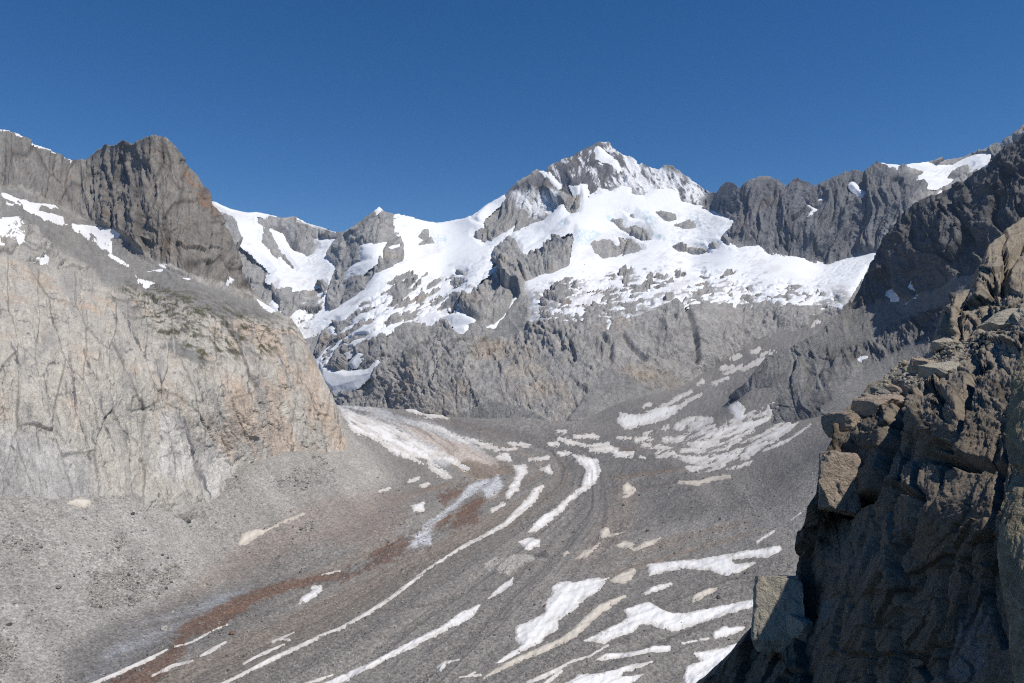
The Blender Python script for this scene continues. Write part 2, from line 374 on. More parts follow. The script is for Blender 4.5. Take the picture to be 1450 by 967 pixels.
# places where bare slabs break through the snow
def soft(poly, wdt=14): return smooth(-wdt, wdt, sdf(PX, PY, poly))
patch1 = soft(K(4, "330,640 480,590 700,560 900,560 1100,560 1400,620 1450,640 1600,660 1700,740 1450,800 900,800 330,810"))
patch2 = soft(K(3, "560,760 640,680 760,600 900,620 1000,640 1060,700 1060,780 800,830 600,940 420,900 450,800"))
patch3 = soft(K(17, "235,490 400,480 420,540 340,640 240,600"), 8)
slab = 1.0*pfbm(PX, PY, 5.5, 3.0, math.radians(82), 8, octs=3, gain=.55, warp=.4) + .75*pfbm(PX, PY, 20, 2.2, math.radians(80), 7, octs=3, gain=.55)
slabd = pfbm(PX, PY, 8, 3.6, math.radians(60), 9, octs=4, gain=.6, warp=.4)
dens = 0.22 - 0.13*smooth(385, 425, PY) - 0.15*smooth(424, 437, PY) + 0.10*smooth(930, 1050, PX)*smooth(425, 400, PY)
sd = np.minimum(sd, (dens - .03 - slab)*22 + (1-patch1)*60)
pz = soft(K(17, "640,420 760,420 880,470 820,600 600,640 380,760 340,700 420,600"), 16)
sd = np.minimum(sd, (0.26 - 0.30*smooth(365, 440, PY+(640-PX)*0.30) - slabd)*32 + (1-pz)*60)
sd = np.minimum(sd, (0.0 - slabd)*32 + (1-patch3)*60)
sd = np.minimum(sd, -rk)
sd = np.clip(sd, -30, 12)

# rock relief
peakz = soft(K(4, "235,255 600,40 850,160 1060,250 1010,330 930,290 790,285 690,240 560,290 430,255 250,265"), 6)
ribz = soft(K(4, "70,385 250,255 450,250 530,260 520,350 400,330 300,370 130,480 90,440"), 5)
wallz = soft(K(5, "0,300 450,250 850,180 1050,290 900,480 840,590 640,620 380,570 200,500 260,430 0,350"), 8)
lipz = smooth(415, 445, PY)*smooth(470, 560, PX)
dgl = .12+.5*smooth(800, 900, PX)*smooth(330, 250, PY)
cA, eA = crags(PX, PY, 46, 1.7, .15, 1, 5, .52)
cW, eW = crags(PX, PY, 34, 2.8, .12, 2, 5, .54, .5)
cP, eP = crags(PX, PY, 26, 2.4, -.55, 3, 5, .54, .4)
cL, eL = crags(PX, PY, 40, 1.5, -.35, 4, 6, .56, .25)
flW = pfbm(PX, PY, 22, 3.2, .1, 5, octs=5, gain=.6, kind='r', warp=.5)
flP = pfbm(PX, PY, 10, 4, -.62, 6, octs=5, gain=.62, kind='r', warp=.3)
flL = pfbm(PX, PY, 13, 2.6, -.3, 7, octs=5, gain=.66, kind='b', warp=.4)
diag = flP
flut = flW
rp = .65*cA + 1.8*flW
rp = rp*(1-wallz) + wallz*(.85*cW + 4.2*flW)
rp = rp*(1-peakz) + peakz*(.75*cP + 3.4*flP)
vlp = .45+.75*smooth(-.2, .3, pfbm(PX, PY, 70, 1, 0, 56, octs=3))
bed = pfbm(PX, PY, 12, 4, math.radians(58), 57, octs=5, gain=.65, kind='r', warp=.4)
cL2, eL2 = crags(PX, PY, 13, 1.3, -.5, 59, 4, .55, .25)
c_l2 = eL2
rp = rp*(1-lipz) + lipz*vlp*(.42*cL2 + .50*cL + 1.0*flL + 1.7*bed)
rkd = mask_of(PX, PY, A_ROCK)
spur = sdf(PX, PY, A_ROCK[13])
spz = smooth(-2, 6, spur)
rp = rp + .8*np.clip(rkd, 0, 5) + .5*np.clip(spur, 0, 9) + spz*(2.5*flL + .6*cL2)
rp = rp + lipz*9*pfbm(PX, PY, 85, 1.2, 0, 55, octs=3, gain=.5, warp=.5)
rough = rp*pxm
crk = stroke(PX, PY, K(4, "885,660,3 960,725,6 985,800,7 1005,870,7 1012,960,5"))
rough = rough - 32*smooth(-5, 2, crk)
for s_ in ("700,850,5 740,900,7 790,960,8", "480,880,5 500,950,5", "620,860,6 650,900,8 650,960,6"):
    rough = rough - 22*smooth(-5, 2, stroke(PX, PY, K(4, s_)))
vt = np.linspace(0, 1, PX.shape[0])[:, None]
s_in = smooth(-2.5, 1.5, sd)
rough = rough*(1-0.9*s_in)
edge = 1-0.55*smooth(0.93, 1.0, vt)
R = P + N0*(rough*edge)[..., None]
low = -6*s_in + fbm(P, 500, 3, 0.5, seed=20)*14*s_in + fbm(P, 70, 4, .55, seed=21)*2.5
R = R + N0*low[..., None]

# rock colours
c = np.ones(P.shape)*np.array([0.34, 0.332, 0.318])
c = mix(c, (0.15, 0.148, 0.152), peakz); c = mix(c, (0.175, 0.175, 0.18), wallz); c = mix(c, (0.32, 0.305, 0.285), ribz*(1-peakz))
c = mix(c, (0.335, 0.322, 0.303), lipz)
c = mix(c, (0.125, 0.12, 0.09), lipz*soft(K(10, "500,90 800,80 900,150 700,250 500,230 380,180"), 20)*smooth(0, .4, fbm(P, 60, 4, seed=31))*0.8)
c = mix(c, (0.42, 0.37, 0.31), lipz*smooth(-25, 25, sdf(PX, PY, K(10, "850,180 1000,190 1130,330 1130,460 1060,460 900,380 840,360")))*smooth(-.3, .4, fbm(P, 90, 4, st=(1, 1, .4), seed=32)))
c = mix(c, (0.34, 0.33, 0.31), smooth(-3, 3, sdf(PX, PY, K(4, "262,700 322,765 310,820 280,850 240,870 150,870 200,795"))))
talus = [K(4, "262,700 322,765 310,820 280,850 240,870 150,870 200,795"), K(10, "600,440 820,370 960,400 1060,460 1140,470 1190,400 1300,240 1400,290 1440,300 1440,520 1000,520 700,480"), K(11, "230,460 400,230 550,300 600,270 790,285 900,200 1000,250 600,500")]
tm = smooth(-2, 4, mask_of(PX, PY, talus)+ed*3)
c = mix(c, (0.26, 0.255, 0.243), tm)
R = R - N0*(rough*edge*0.8*tm)[..., None] + N0*(tm*3*pxm)[..., None]
var = 1 + 0.35*fbm(P, 60, 5, 0.65, st=(1, 1, .5), seed=33)
streak = fbm(P, 30, 3, 0.6, st=(1, 1, 0.15), seed=34)
c = c*(var*(1+0.25*streak)*(1+.34*pfbm(PX, PY, 6, 2.2, .1, 8, octs=3, gain=.7)))[..., None]
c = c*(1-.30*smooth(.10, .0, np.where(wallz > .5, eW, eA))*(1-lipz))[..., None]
wc = smooth(0.1, .6, fbm(P, 200, 3, seed=35)); c = mix(c, c*np.array([1.14, 1.0, 0.86]), wc)
# snow caught in the gullies of the summit faces
gul = smooth(0.15, -0.25, diag)*0.9 + smooth(.2, -.1, flut)*0.3
dust = peakz*smooth(.22, .36, gul + 0.50*pfbm(PX, PY, 5.5, 3.2, -.6, 36, octs=3, gain=.65)+0.40*smooth(810, 900, PX)-0.05)
dust = np.maximum(dust, soft(K(4, "245,262 430,258 440,280 410,320 340,365 280,345 255,300"), 4)*smooth(-.15, .25, fbm(P, 40, 4, .6, st=(1, 1, .3), seed=37)+.2)*(1-peakz))
dust = np.maximum(dust, soft(K(3, "340,365 420,365 560,430 540,445 430,400 350,385"), 3)*smooth(0, .3, fbm(P, 40, 4, .6, seed=38))*.9)
dust = np.maximum(dust, 0.8*smooth(450, 300, PX)*soft(K(3, "380,730 560,740 900,760 1060,770 900,850 700,960 450,900"), 12)*0)
c = mix(c, (0.80, 0.81, 0.83), dust)
Rb, nb = add_back(R, 1500, 2200)
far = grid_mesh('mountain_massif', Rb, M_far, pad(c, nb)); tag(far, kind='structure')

# snow and ice lying over the rock
ramp = np.clip(sd*0.45, -4, 2.4)
S = P + N0*(low + 6*s_in + ramp*pxm*1.0)[..., None]
lump = fbm(P, 26, 4, .6, seed=41)
serac = mask_of(PX, PY, [K(12, "620,680 680,670 720,700 690,740 640,710"), K(12, "880,650 960,650 1010,720 1020,780 950,760 900,690"), K(12, "1180,670 1330,670 1370,700 1340,780 1310,790 1280,700"), K(12, "1000,800 1070,830 1040,860 990,830"),
    K(12, "410,790 560,790 600,830 520,860 480,920 410,900"), K(12, "280,690 330,700 320,760 270,740"), K(3, "960,440 1030,455 1020,480 970,470")])
sm = smooth(-2, 3, serac)
S = S + N0*(sm*pxm*1.6*fbm(P, 22, 4, .65, kind='b', seed=42))[..., None]
cs = np.ones(P.shape)*np.array([0.80, 0.815, 0.84])
cs = mix(cs, (0.50, 0.64, 0.70), sm*smooth(-.25, .3, lump))
crv = pfbm(PX, PY, 4.0, 5, math.radians(70), 45, octs=3, gain=.5, kind='r', warp=.5)
cz = smooth(.1, .35, pfbm(PX, PY, 50, 1.5, 1.2, 46, octs=3)+.08)
S = S - N0*((1-smooth(-.1, .1, -crv+.55))*cz*.9*pxm)[..., None]
gray = np.maximum(patch2, patch1*0.7)*smooth(0.0, .5, fbm(P, 90, 4, .6, st=(1, 1, 3), seed=43))
cs = mix(cs, (0.50, 0.51, 0.53), gray*0.8)
spk = pfbm(PX, PY, 3.6, 3.6, math.radians(84), 64, octs=3, gain=.6) + .6*pfbm(PX, PY, 30, 2, 1.4, 65, octs=3)
cs = mix(cs, (.30, .29, .275), .85*smooth(.20, .30, spk - .12 + .22*smooth(385, 435, PY))*np.clip(patch1*1.2, 0, 1))
cs = mix(cs, (.33, .32, .31), .8*smooth(.22, .34, slabd + .10*smooth(365, 430, PY))*pz)
cs = mix(cs, (.55, .58, .62), cz*smooth(.5, .75, crv)*.6)
cs = mix(cs, (.62, .61, .60), smooth(.1, .4, pfbm(PX, PY, 22, 3, 1.3, 47, octs=5, gain=.65))*.55)
cs = mix(cs, (0.50, 0.53, 0.56), soft(K(5, "60,400 170,400 200,440 160,500 90,480 20,560 10,480 60,440"), 8)*smooth(-.1, .3, lump)*0.8)
cs = mix(cs, (0.58, 0.55, 0.50), smooth(470, 430, PX)*smooth(360, 400, PY)*smooth(0, .4, fbm(P, 60, 4, seed=44))*0.6)
Sb, nb = add_back(S, 1500, 2200)
sn = grid_mesh('snowfield', Sb, M_snowfar, pad(cs, nb), keep=pad(sd > -4, nb)); tag(sn, kind='structure')

# =================================================================== the dark spur on the right
D_TOP = [(1030, 560), (1053, 543), (1085, 505), (1120, 490), (1157, 472)] + K(5, "690,830 720,790 760,740 790,680 820,620 850,590 870,540 900,480 930,430 980,390 1050,355 1120,320 1200,270 1270,225 1310,190 1380,130 1450,88") + [(1600, 100), (1950, 40)]
D_TOP = sorted(D_TOP)
D_BOT = [(1030, 570), (1130, 660), (1200, 700), (1300, 720), (1600, 760), (1950, 800)]
D_CT = [(1950,40,1350),(1950,300,1000),(1950,800,480),(1030,560,1750),(1053,545,1700),(1085,508,1720),(1157,472,1700),(1198,432,1750),(1233,374,1800),(1271,308,1800),(1336,270,1720),(1402,225,1600),(1450,191,1550),(1600,100,1450),
 (1060,562,1640),(1130,600,1310),(1200,610,1080),(1130,660,1150),(1200,700,930),(1200,500,1590),(1150,530,1570),(1250,420,1710),(1300,350,1640),(1300,450,1540),(1260,480,1550),(1400,300,1510),(1450,300,1440),(1400,400,1370),(1450,400,1300),(1600,300,1300),(1300,550,1230),(1250,560,1270),(1600,500,950),(1600,760,600),(1300,720,820)]
xs = resample(D_TOP, STEP)
PX, PY, YY = mass(D_TOP, D_BOT, 0, 0, D_CT, 360, 2.2, 14, seed=4, xs=xs)
P = at(PX, PY, YY); N0 = normals(P); N0 *= np.sign(-(N0*P).sum(-1, keepdims=True)); vt = np.linspace(0, 1, PX.shape[0])[:, None]
ed = fbm(P, 30, 4, .6, seed=51)
big = fbm(P, 210, 6, .58, kind='r', st=(1, 1, .5), seed=52, warp=.5)
fl = fbm(P, 60, 5, .6, kind='r', st=(1, 1, .3), seed=53, warp=.4)
bi = fbm(P, 70, 6, .6, kind='b', seed=54, warp=.8)
tal = smooth(-3, 5, mask_of(PX, PY, [K(6, "720,330 860,310 990,290 1180,200 1270,170 1240,250 1100,330 900,420 800,480 700,500 500,520 640,430"), K(6, "620,760 760,600 860,540 1000,470 1150,480 800,700 700,860")]) + ed*5)
cD, eD = crags(PX, PY, 40, 2.0, -.35, 21, 6, .54, .5)
fD = pfbm(PX, PY, 18, 3.0, .05, 22, octs=5, gain=.62, kind='r', warp=.5)
rough = (.95*cD + 4.2*fD)*YY/F*(1-.82*tal)*(.30+.70*smooth(560, 440, PY+.25*np.clip(1250-PX, -100, 250)))
lo = smooth(520, 470, PY)
R = P + N0*(rough*(1-.6*smooth(.93, 1, vt))*smooth(0, .12, vt))[..., None]
c = np.ones(P.shape)*np.array([0.135, 0.13, 0.126]); c = mix(c, (0.19, 0.183, 0.172), tal)
c = mix(c, (0.17, 0.155, 0.135), smooth(.1, .5, fbm(P, 40, 5, .6, seed=55))*.6)
c = mix(c, (0.235, 0.228, 0.216), smooth(430, 510, PY+.3*np.clip(1250-PX, -100, 250))*smooth(-.5, 0, pfbm(PX, PY, 30, 2, math.radians(60), 58, octs=4)))
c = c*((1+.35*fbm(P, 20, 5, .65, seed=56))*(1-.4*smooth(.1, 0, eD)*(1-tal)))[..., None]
Rb, nb = add_back(R, 900, 1200)
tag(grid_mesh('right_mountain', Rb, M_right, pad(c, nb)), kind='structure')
sd = mask_of(PX, PY, [K(6, "870,290 905,262 945,252 930,285 885,308"), K(6, "895,312 930,280 995,232 975,265 930,298"), K(5, "1290,210 1250,240 1230,243 1270,215"), K(6, "965,320,4 1000,296,9"), K(6, "745,555,3 800,535,8")]) + ed*1.5
S = P + N0*(rough*.3 + np.clip(sd*.4, -4, 2)*YY/F)[..., None]
o = grid_mesh('gully_snow', S, M_snowfar, np.ones(P.shape)*np.array([.75, .76, .78]), keep=sd > -5); tag(o, kind='structure')

# =================================================================== the mountain on the left
B_TOP = [(-140, 150), (-60, 170)] + K(1, "0,65 40,75 90,88 140,120 200,145 280,182 360,192 385,165 430,130 470,130 510,112 550,128 590,103 640,92 680,97 720,130 760,190 800,240 830,290 870,360 910,410 940,480 960,545 990,620 1010,700 1080,770 1140,810 1200,850 1230,890") + K(2, "1260,130 1310,240 1360,340 1400,430 1418,520") + [(496, 660)]
B_BOT = [(-140, 790), (0, 760), (130, 760), (300, 760), (400, 700), (486, 680), (496, 675)]
B_CT = [(-140,150,1750),(0,182,1700),(60,205,1750),(124,226,1850),(176,199,1700),(221,192,1580),(276,243,1620),(300,284,1640),(324,325,1660),(348,401,1650),(393,439,1480),(424,467,1400),(452,523,1400),(488,612,1380),(486,640,1330),(496,660,1330),
 (230,300,1440),(180,300,1500),(290,340,1500),(130,300,1600),(60,260,1620),(0,250,1560),(100,335,1480),(0,278,1400),(160,360,1400),(215,400,1330),(250,380,1380),(320,400,1480),(300,385,1440),
 (-140,280,1300),(0,350,1080),(60,340,1250),(100,400,1090),(160,410,1200),(250,430,1170),(320,440,1260),(390,455,1400),
 (0,440,830),(80,450,900),(150,470,930),(260,455,1080),(330,475,1150),(400,480,1300),
 (-140,500,650),(0,500,745),(100,520,800),(150,500,860),(200,480,950),(300,500,1020),(350,500,1120),(400,560,1180),(440,560,1290),
 (-140,705,560),(0,600,695),(0,705,650),(80,620,730),(80,705,690),(130,708,720),(150,600,790),(200,700,780),(200,600,840),(300,600,945),(300,712,880),(340,662,1000),(400,640,1100),(440,640,1220),(350,580,1020),
 (-140,790,540),(0,760,630),(130,760,690),(300,760,850),(400,700,1060),(486,680,1290)]
B_TOP = sorted(B_TOP)
xs = resample(B_TOP, STEP)
PX, PY, YY = mass(B_TOP, B_BOT, 0, 0, B_CT, 400, 2.0, 16, seed=7, xs=xs)
P = at(PX, PY, YY); N0 = normals(P); N0 *= np.sign(-(N0*P).sum(-1, keepdims=True)); vt = np.linspace(0, 1, PX.shape[0])[:, None]
def soft(poly, wdt=14): return smooth(-wdt, wdt, sdf(PX, PY, poly))
ed = fbm(P, 30, 5, .6, seed=61)
butt = smooth(-4, 4, sdf(PX, PY, K(1, "-200,-100 640,60 900,300 1020,700 1080,770 930,700 850,690 800,670 700,620 640,600 560,560 510,500 380,440 240,380 180,360 90,300 0,300 -400,200"))+ed*4)
tal = mask_of(PX, PY, [K(1, "0,300 90,310 180,360 260,390 400,450 500,490 560,560 700,640 850,700 1000,760 1080,790 1150,850 900,850 700,760 560,720 440,700 380,640 250,560 150,500 100,440 0,440"),
                       K(2, "660,150 710,100 800,170 880,210 830,225 740,200")])
tal = smooth(-4, 6, tal+ed*6)
face = smooth(-6, 12, sdf(PX, PY, K(1, "-500,560 0,560 130,620 300,640 420,700 560,740 700,800 800,830 900,840 1100,850 1260,880") + K(2, "1500,600 1400,800 -500,800"))+ed*6)*(1-butt)
big = fbm(P, 150, 6, .56, kind='r', st=(1, 1, .4), seed=62, warp=.5)
fl = fbm(P, 45, 6, .66, kind='r', st=(1, 1, .22), seed=63, warp=.4)
bi = fbm(P, 80, 6, .6, kind='b', st=(1, 1, .5), seed=64, warp=.9)
bj = fbm(P, 24, 5, .68, kind='b', st=(1, 1, .45), seed=65, warp=.6)
cB, eB = crags(PX, PY, 44, 2.6, .10, 31, 6, .54, .45)
fB = pfbm(PX, PY, 17, 4.0, -.12, 32, octs=5, gain=.62, kind='r', warp=.4)
cF, eF = crags(PX, PY, 40, 3.0, -.2, 33, 6, .55, .2)
fF = pfbm(PX, PY, 11, 7, -.16, 34, octs=4, gain=.62, kind='b', warp=.25)
cS, eS = crags(PX, PY, 40, .7, .45, 35, 6, .55, .6)
rough = (butt*(.55*cB + 6.0*fB + .4*crags(PX, PY, 12, 3.0, .05, 67, 3, .55, .2)[0]) + (1-butt)*((1-face)*(.65*cS + 1.2*fF) + face*(.24*cF + .55*crags(PX, PY, 13, 2.4, -.25, 48, 4, .55, .3)[0] + .8*fF + .8*pfbm(PX, PY, 70, 1.6, -.3, 38, octs=3, kind='b', warp=.3))))*YY/F
# joints and ledges that cut the pale face
joints = ["520,0 545,70 600,150 640,200 665,280 680,380 740,410 765,480 790,580 830,680 850,790", "340,160 380,220 405,320 420,420 470,530", "285,190 300,260 310,380 340,460 370,600",
          "640,200 690,110 720,90", "195,210 190,330 230,440", "0,220 120,240 180,330 220,480 300,600 400,780", "960,70 1010,180 1040,320 1100,450", "850,480 890,600 960,640 1000,600", "1150,180 1200,300 1260,420", "740,100 860,190 910,220", "130,230 200,200 300,130 380,140",
          "800,250 830,360 870,480 950,580", "550,410 615,400", "540,590 545,650", "250,350 330,330"]
for j in joints:
    pts = [(a, b, 1.6) for a, b in K(2, j)]; wv = ed*3
    rough = rough - face*2.0*smooth(-2.2, .4, stroke(PX+wv, PY+wv*.5, pts))
rough = rough*(1-.8*tal)
R = P + N0*(rough*(1-.6*smooth(.94, 1, vt)))[..., None]
c = np.ones(P.shape)*np.array([0.40, 0.38, 0.345])
c = mix(c, (0.50, 0.465, 0.41), face)
c = mix(c, (0.54, 0.44, 0.35), face*smooth(.05, .45, fbm(P, 70, 4, .6, st=(1, 1, .5), seed=66)+.25*smooth(200, 330, PX)-.12*smooth(640,700,PY))*.95)
c = mix(c, (0.62, 0.60, 0.56), face*soft(K(13, "640,400 740,410 830,620 900,880 1000,880 1060,700 900,540 860,620 780,780 620,760"), 9)*.8)
c = mix(c, (0.46, 0.45, 0.435), face*soft([(-60, 600), (60, 610), (130, 660), (140, 715), (-60, 720)], 20)*.8)
c = mix(c, (0.25, 0.24, 0.225), tal)
c = mix(c, (0.235, 0.212, 0.188), butt); c = mix(c, (0.235, 0.225, 0.21), butt*smooth(190, 90, PX)*.8)
c = mix(c, (0.27, 0.165, 0.105), butt*smooth(.15, .5, fbm(P, 40, 4, .6, st=(1, 1, .4), seed=67)+.35*smooth(245, 275, PX)*smooth(330, 280, PY)-.1)*.8)
c = mix(c, (0.24, 0.225, 0.2), butt*smooth(.1, .6, fbm(P, 60, 5, .6, st=(1, 1, .3), seed=68))*.7)
veg = soft(K(1, "500,700 640,700 800,740 1000,800 1230,900 1180,930 1100,1010 900,1000 850,1080 700,950 560,860 450,760"), 14)
c = mix(c, (0.095, 0.092, 0.048), veg*smooth(-.12, .2, fbm(P, 22, 5, .65, seed=69)-.05))
c = mix(c, (0.10, 0.09, 0.075), veg*smooth(.0, .35, fbm(P, 14, 4, .65, st=(1, 1, .4), seed=70))*.8)
# water stains running down the face
P2 = P.copy(); P2[..., 0] += 3*gnoise(P[..., 0]/20, P[..., 1]/20, P[..., 2]/25)
st = fbm(P2, 9, 3, .6, st=(1, 1, .045), seed=71); stm = fbm(P, 60, 3, .5, st=(1, 1, .5), seed=72)
c = mix(c, (0.12, 0.115, 0.12), face*smooth(.3, .5, st+.3*stm)*.8)
thn = pfbm(PX, PY, 2.6, 12, -.14, 52, octs=2, gain=.6)
for j in ["285,190,7 300,260,10 310,330,12 318,430,8", "345,160,8 370,230,12 400,290,9 425,420,10 435,450,8", "310,400,6 350,500,12 375,610,6", "510,0,12 540,80,18 580,160,12", "640,200,10 665,290,12 675,370,10", "740,420,10 765,480,20 790,580,14 840,700,12 870,790,10",
          "200,220,8 190,340,8", "805,240,8 830,350,14 850,400,6", "1005,170,8 1040,320,6", "460,0,8 480,50,8", "950,70,10 985,130,14 1020,230,8", "1150,180,8 1180,280,6", "40,130,10 80,220,8"]:
    c = mix(c, (0.13, 0.13, 0.145), .9*smooth(-1.2, .6, stroke(PX+ed*2.5, PY, K(2, j))+st*2.5-.6)*smooth(-.35, 0, thn))
c = c*(1+.3*fbm(P, 22, 5, .65, st=(1, 1, .6), seed=73))[..., None]
c = c*(1+.3*pfbm(PX, PY, 5, 2.5, -.12, 36, octs=3, gain=.7))[..., None]
c = c*(1+butt*(.42*pfbm(PX, PY, 7, 5, -.1, 66, octs=4, gain=.65)-.04))[..., None]
thin = pfbm(PX, PY, 3.2, 14, -.14, 39, octs=2, gain=.6)*.7 + .5*pfbm(PX, PY, 14, 5, -.14, 40, octs=3)
c = mix(c, (.17, .16, .155), face*smooth(.24, .42, thin)*.75); c = mix(c, (.62, .59, .55), face*smooth(-.25, -.45, thin)*.6)
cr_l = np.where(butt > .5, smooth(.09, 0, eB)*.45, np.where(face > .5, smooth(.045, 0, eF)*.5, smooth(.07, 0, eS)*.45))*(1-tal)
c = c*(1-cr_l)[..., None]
rough_c = pfbm(PX, PY, 34, 2.2, -.15, 37, octs=4, gain=.6); c = mix(c, (0.30, 0.29, 0.28), face*smooth(.05, .35, rough_c)*.6)
Rb, nb = add_back(R, 700, 900)
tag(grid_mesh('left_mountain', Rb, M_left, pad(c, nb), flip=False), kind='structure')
sd = mask_of(PX, PY, [K(1, "-300,230 0,318 60,345 130,365 230,375 240,395 170,385 160,400 260,425 270,450 370,460 480,475 512,495 465,520 460,580 530,620 525,635 420,570 330,500 250,465 180,440 120,395 40,360 0,340 -300,300"),
    K(1, "-100,430 0,430 80,425 100,480 205,542 80,545 20,520 -100,500"), K(1, "555,668 600,685 685,700 600,712 570,700"), K(1, "650,623,4 715,641,6"), K(1, "925,690,12 965,683,8"), K(1, "600,652,6 665,645,6"), K(1, "1055,765,6 1130,815,10"), K(1, "750,680,8 780,682,6"),
    K(1, "-20,58,8 40,75,8 90,88,7 140,118,7 200,143,6 290,183,5"), K(1, "505,110,6 530,118,12 555,130,8"), K(1, "160,590,8 190,595,10"), K(1, "30,365,10 50,372,10")]) + ed*2.2
sd = sd + np.where(sd > -4, np.minimum(0, -fbm(P, 40, 4, .6, st=(1, 1, 2.5), seed=75)*16+2)*soft(K(1, "-100,400 100,400 250,560 0,600 -100,600"), 4), 0)
sd = sd - 6*smooth(.15, .5, fbm(P, 25, 4, .6, seed=76))*smooth(262, 280, PY)
S = P + N0*(rough*.25 + np.clip(sd*.4, -4, 1.2)*YY/F)[..., None]
o = grid_mesh('ledge_snow', S, M_snowfar, np.ones(P.shape)*np.array([.76, .76, .77]), keep=sd > -6); tag(o, kind='structure')

# =================================================================== the valley floor: rubble-covered glacier and scree slopes
C_PIX = [(0,967,450),(300,967,470),(700,967,480),(1000,967,480),(725,800,760),(725,700,1150),(725,640,1600),(760,612,1950),
 (486,640,1330),(488,612,1450),(0,705,650),(80,705,690),(130,705,720),(200,700,780),(300,712,880),(340,662,1000),(400,640,1100),(440,640,1220),
 (0,850,520),(200,850,600),(150,780,650),(400,760,850),(300,780,800),(560,700,1150),(600,660,1450),(520,660,1300),
 (500,580,2300),(470,545,2900),(480,540,3000),(600,585,2480),(540,560,2750),(650,590,2380),(700,592,2300),(750,590,2230),(800,597,2150),(830,592,2150),
 (900,640,1500),(900,580,2080),(860,575,2230),(985,536,2500),(1051,492,2600),(1100,475,2650),(1140,447,2750),(1000,600,1700),(1100,600,1400),(1060,555,1640),(1130,600,1250),(1200,610,930),
 (1100,680,1000),(1150,640,1000),(1050,750,800),(1100,720,820),(900,760,900),(1100,850,600),(1100,520,2000)]
C_W = [tuple(at(*t)) for t in C_PIX] + [(-500,380,-170),(-300,370,-228),(0,360,-245),(300,370,-245),(600,380,-180),(500,600,-150),(1200,700,-40),(1100,1200,-60),(1300,1800,40),(1500,2500,60),(-500,1300,-100),(-900,1800,-150),(-750,2600,-225),(-600,3200,-230),
       (0,3200,60),(800,3200,120),(1300,3200,100),(-600,700,-100),(-900,900,0),(-800,500,0)]
C_W = np.array(C_W); zf = RBF(C_W[:, :2], C_W[:, 2], 800.0)
U = np.arange(-0.98, 0.95, 1.25/F)
q = 1/np.linspace(0, 1, 560); 
ys = 1/np.linspace(1/345.0, 1/3150.0, 560)
Xg = U[None, :]*ys[:, None]; Yg = np.broadcast_to(ys[:, None], Xg.shape)
Z0 = zf(Xg, Yg)
Z0 = Z0 - 260*smooth(2500, 3100, Yg)*smooth(100, -250, Xg) - 150*smooth(2850, 3150, Yg)*smooth(-400, 300, Xg)
P = np.stack([Xg, Yg, Z0], -1)
PX, PY = pix(P)
# flow lines: the debris bands bend round the confluence and run down to the lower left
fx = (P[..., 0]*0.55 + P[..., 1]*0.83); fy = (P[..., 0]*0.83 - P[..., 1]*0.55)
bend = 0.00022*np.clip(P[..., 1]-900, 0, 2000)**2
Q = np.stack([(fy+bend)/1.0, fx*0.12, Z0*0], -1)
def along(px, py, line):
    best = np.full(px.shape, 1e12); d = np.zeros(px.shape); s_ = np.zeros(px.shape); acc = 0.
    for (ax, ay), (bx, by) in zip(line[:-1], line[1:]):
        dx, dy = bx-ax, by-ay; L = math.hypot(dx, dy); t = np.clip(((px-ax)*dx+(py-ay)*dy)/(L*L), 0, 1)
        ex = px-ax-t*dx; ey = py-ay-t*dy; q_ = ex*ex+ey*ey; m_ = q_ < best
        best = np.where(m_, q_, best); d = np.where(m_, np.sqrt(q_)*np.sign(ex*dy-ey*dx), d); s_ = np.where(m_, acc+t*L, s_); acc += L
    return d, s_
FLOW = [(560, 560), (640, 590), (720, 612), (785, 635), (805, 662), (795, 690), (765, 712), (720, 742), (650, 785), (560, 835), (480, 885), (400, 925), (300, 975), (200, 1030)]
dd, ss = along(PX, PY, FLOW)
FLOW2 = [(1700, 500), (1500, 630), (1300, 715), (1180, 768), (1060, 818), (950, 862), (840, 905), (740, 950), (620, 1010), (500, 1080)]
d2, s2 = along(PX, PY, FLOW2)
side = np.sign(along(np.array([[900.]]), np.array([[800.]]), FLOW)[0][0, 0])
w2 = smooth(70, 150, dd*side*np.clip(150/np.clip(PY-560, 60, 400)*1.5, .6, 3))
near_ = np.clip((PY-560)/200, .35, 2.2)
Qf = np.stack([dd/near_, ss/18/near_, dd*0], -1); Qg2 = np.stack([d2/near_, s2/14/near_, dd*0+40], -1)
def flowf(w, o, g=.6, kind='f', seed=0): return fbm(Qf, w, o, g, kind=kind, seed=seed)*(1-w2) + fbm(Qg2, w, o, g, kind=kind, seed=seed)*w2
onfl = smooth(-20, 25, sdf(PX, PY, [(100, 1100), (230, 900), (420, 800), (560, 720), (620, 660), (560, 610), (480, 560), (640, 600), (720, 610), (880, 620), (980, 660), (1000, 700), (1100, 760), (1200, 900), (1200, 1100)]))
h = onfl*(fbm(Q, 60, 4, .55, seed=81)*6 + fbm(P, 45, 4, .5, seed=82, warp=.5)*3.2) + (1-onfl)*(fbm(P, 70, 4, .5, seed=83)*3)
h = h*.6 + onfl*(flowf(30, 4, .55, 'r', 80)*7 + flowf(12, 3, .6, 'f', 79)*1.2 + pfbm(PX, PY, 16, 1.6, .9, 73, octs=4, gain=.6)*2.6)*near_*.8
h = h - 5*onfl*smooth(0, 12, stroke(PX, PY, [(620, 640, 10), (690, 680, 24), (600, 740, 24), (500, 800, 30), (330, 880, 40), (180, 980, 40)]))
dist = P[..., 1]
h = h*np.clip(dist/900, .5, 1.6)*smooth(3100, 2500, dist)
sgu = mask_of(PX, PY, [K(11, "700,560 1000,480 1200,380 1240,440 1000,620 760,660")])
sp_ = fbm(P, 10, 4, .62, seed=84)*0.75*np.clip(dist/700, .6, 2.5)
grain = gnoise(PX/2.1, PY/2.1, 3.3) + .7*gnoise(PX/4.3, PY/4.3, 7.7)
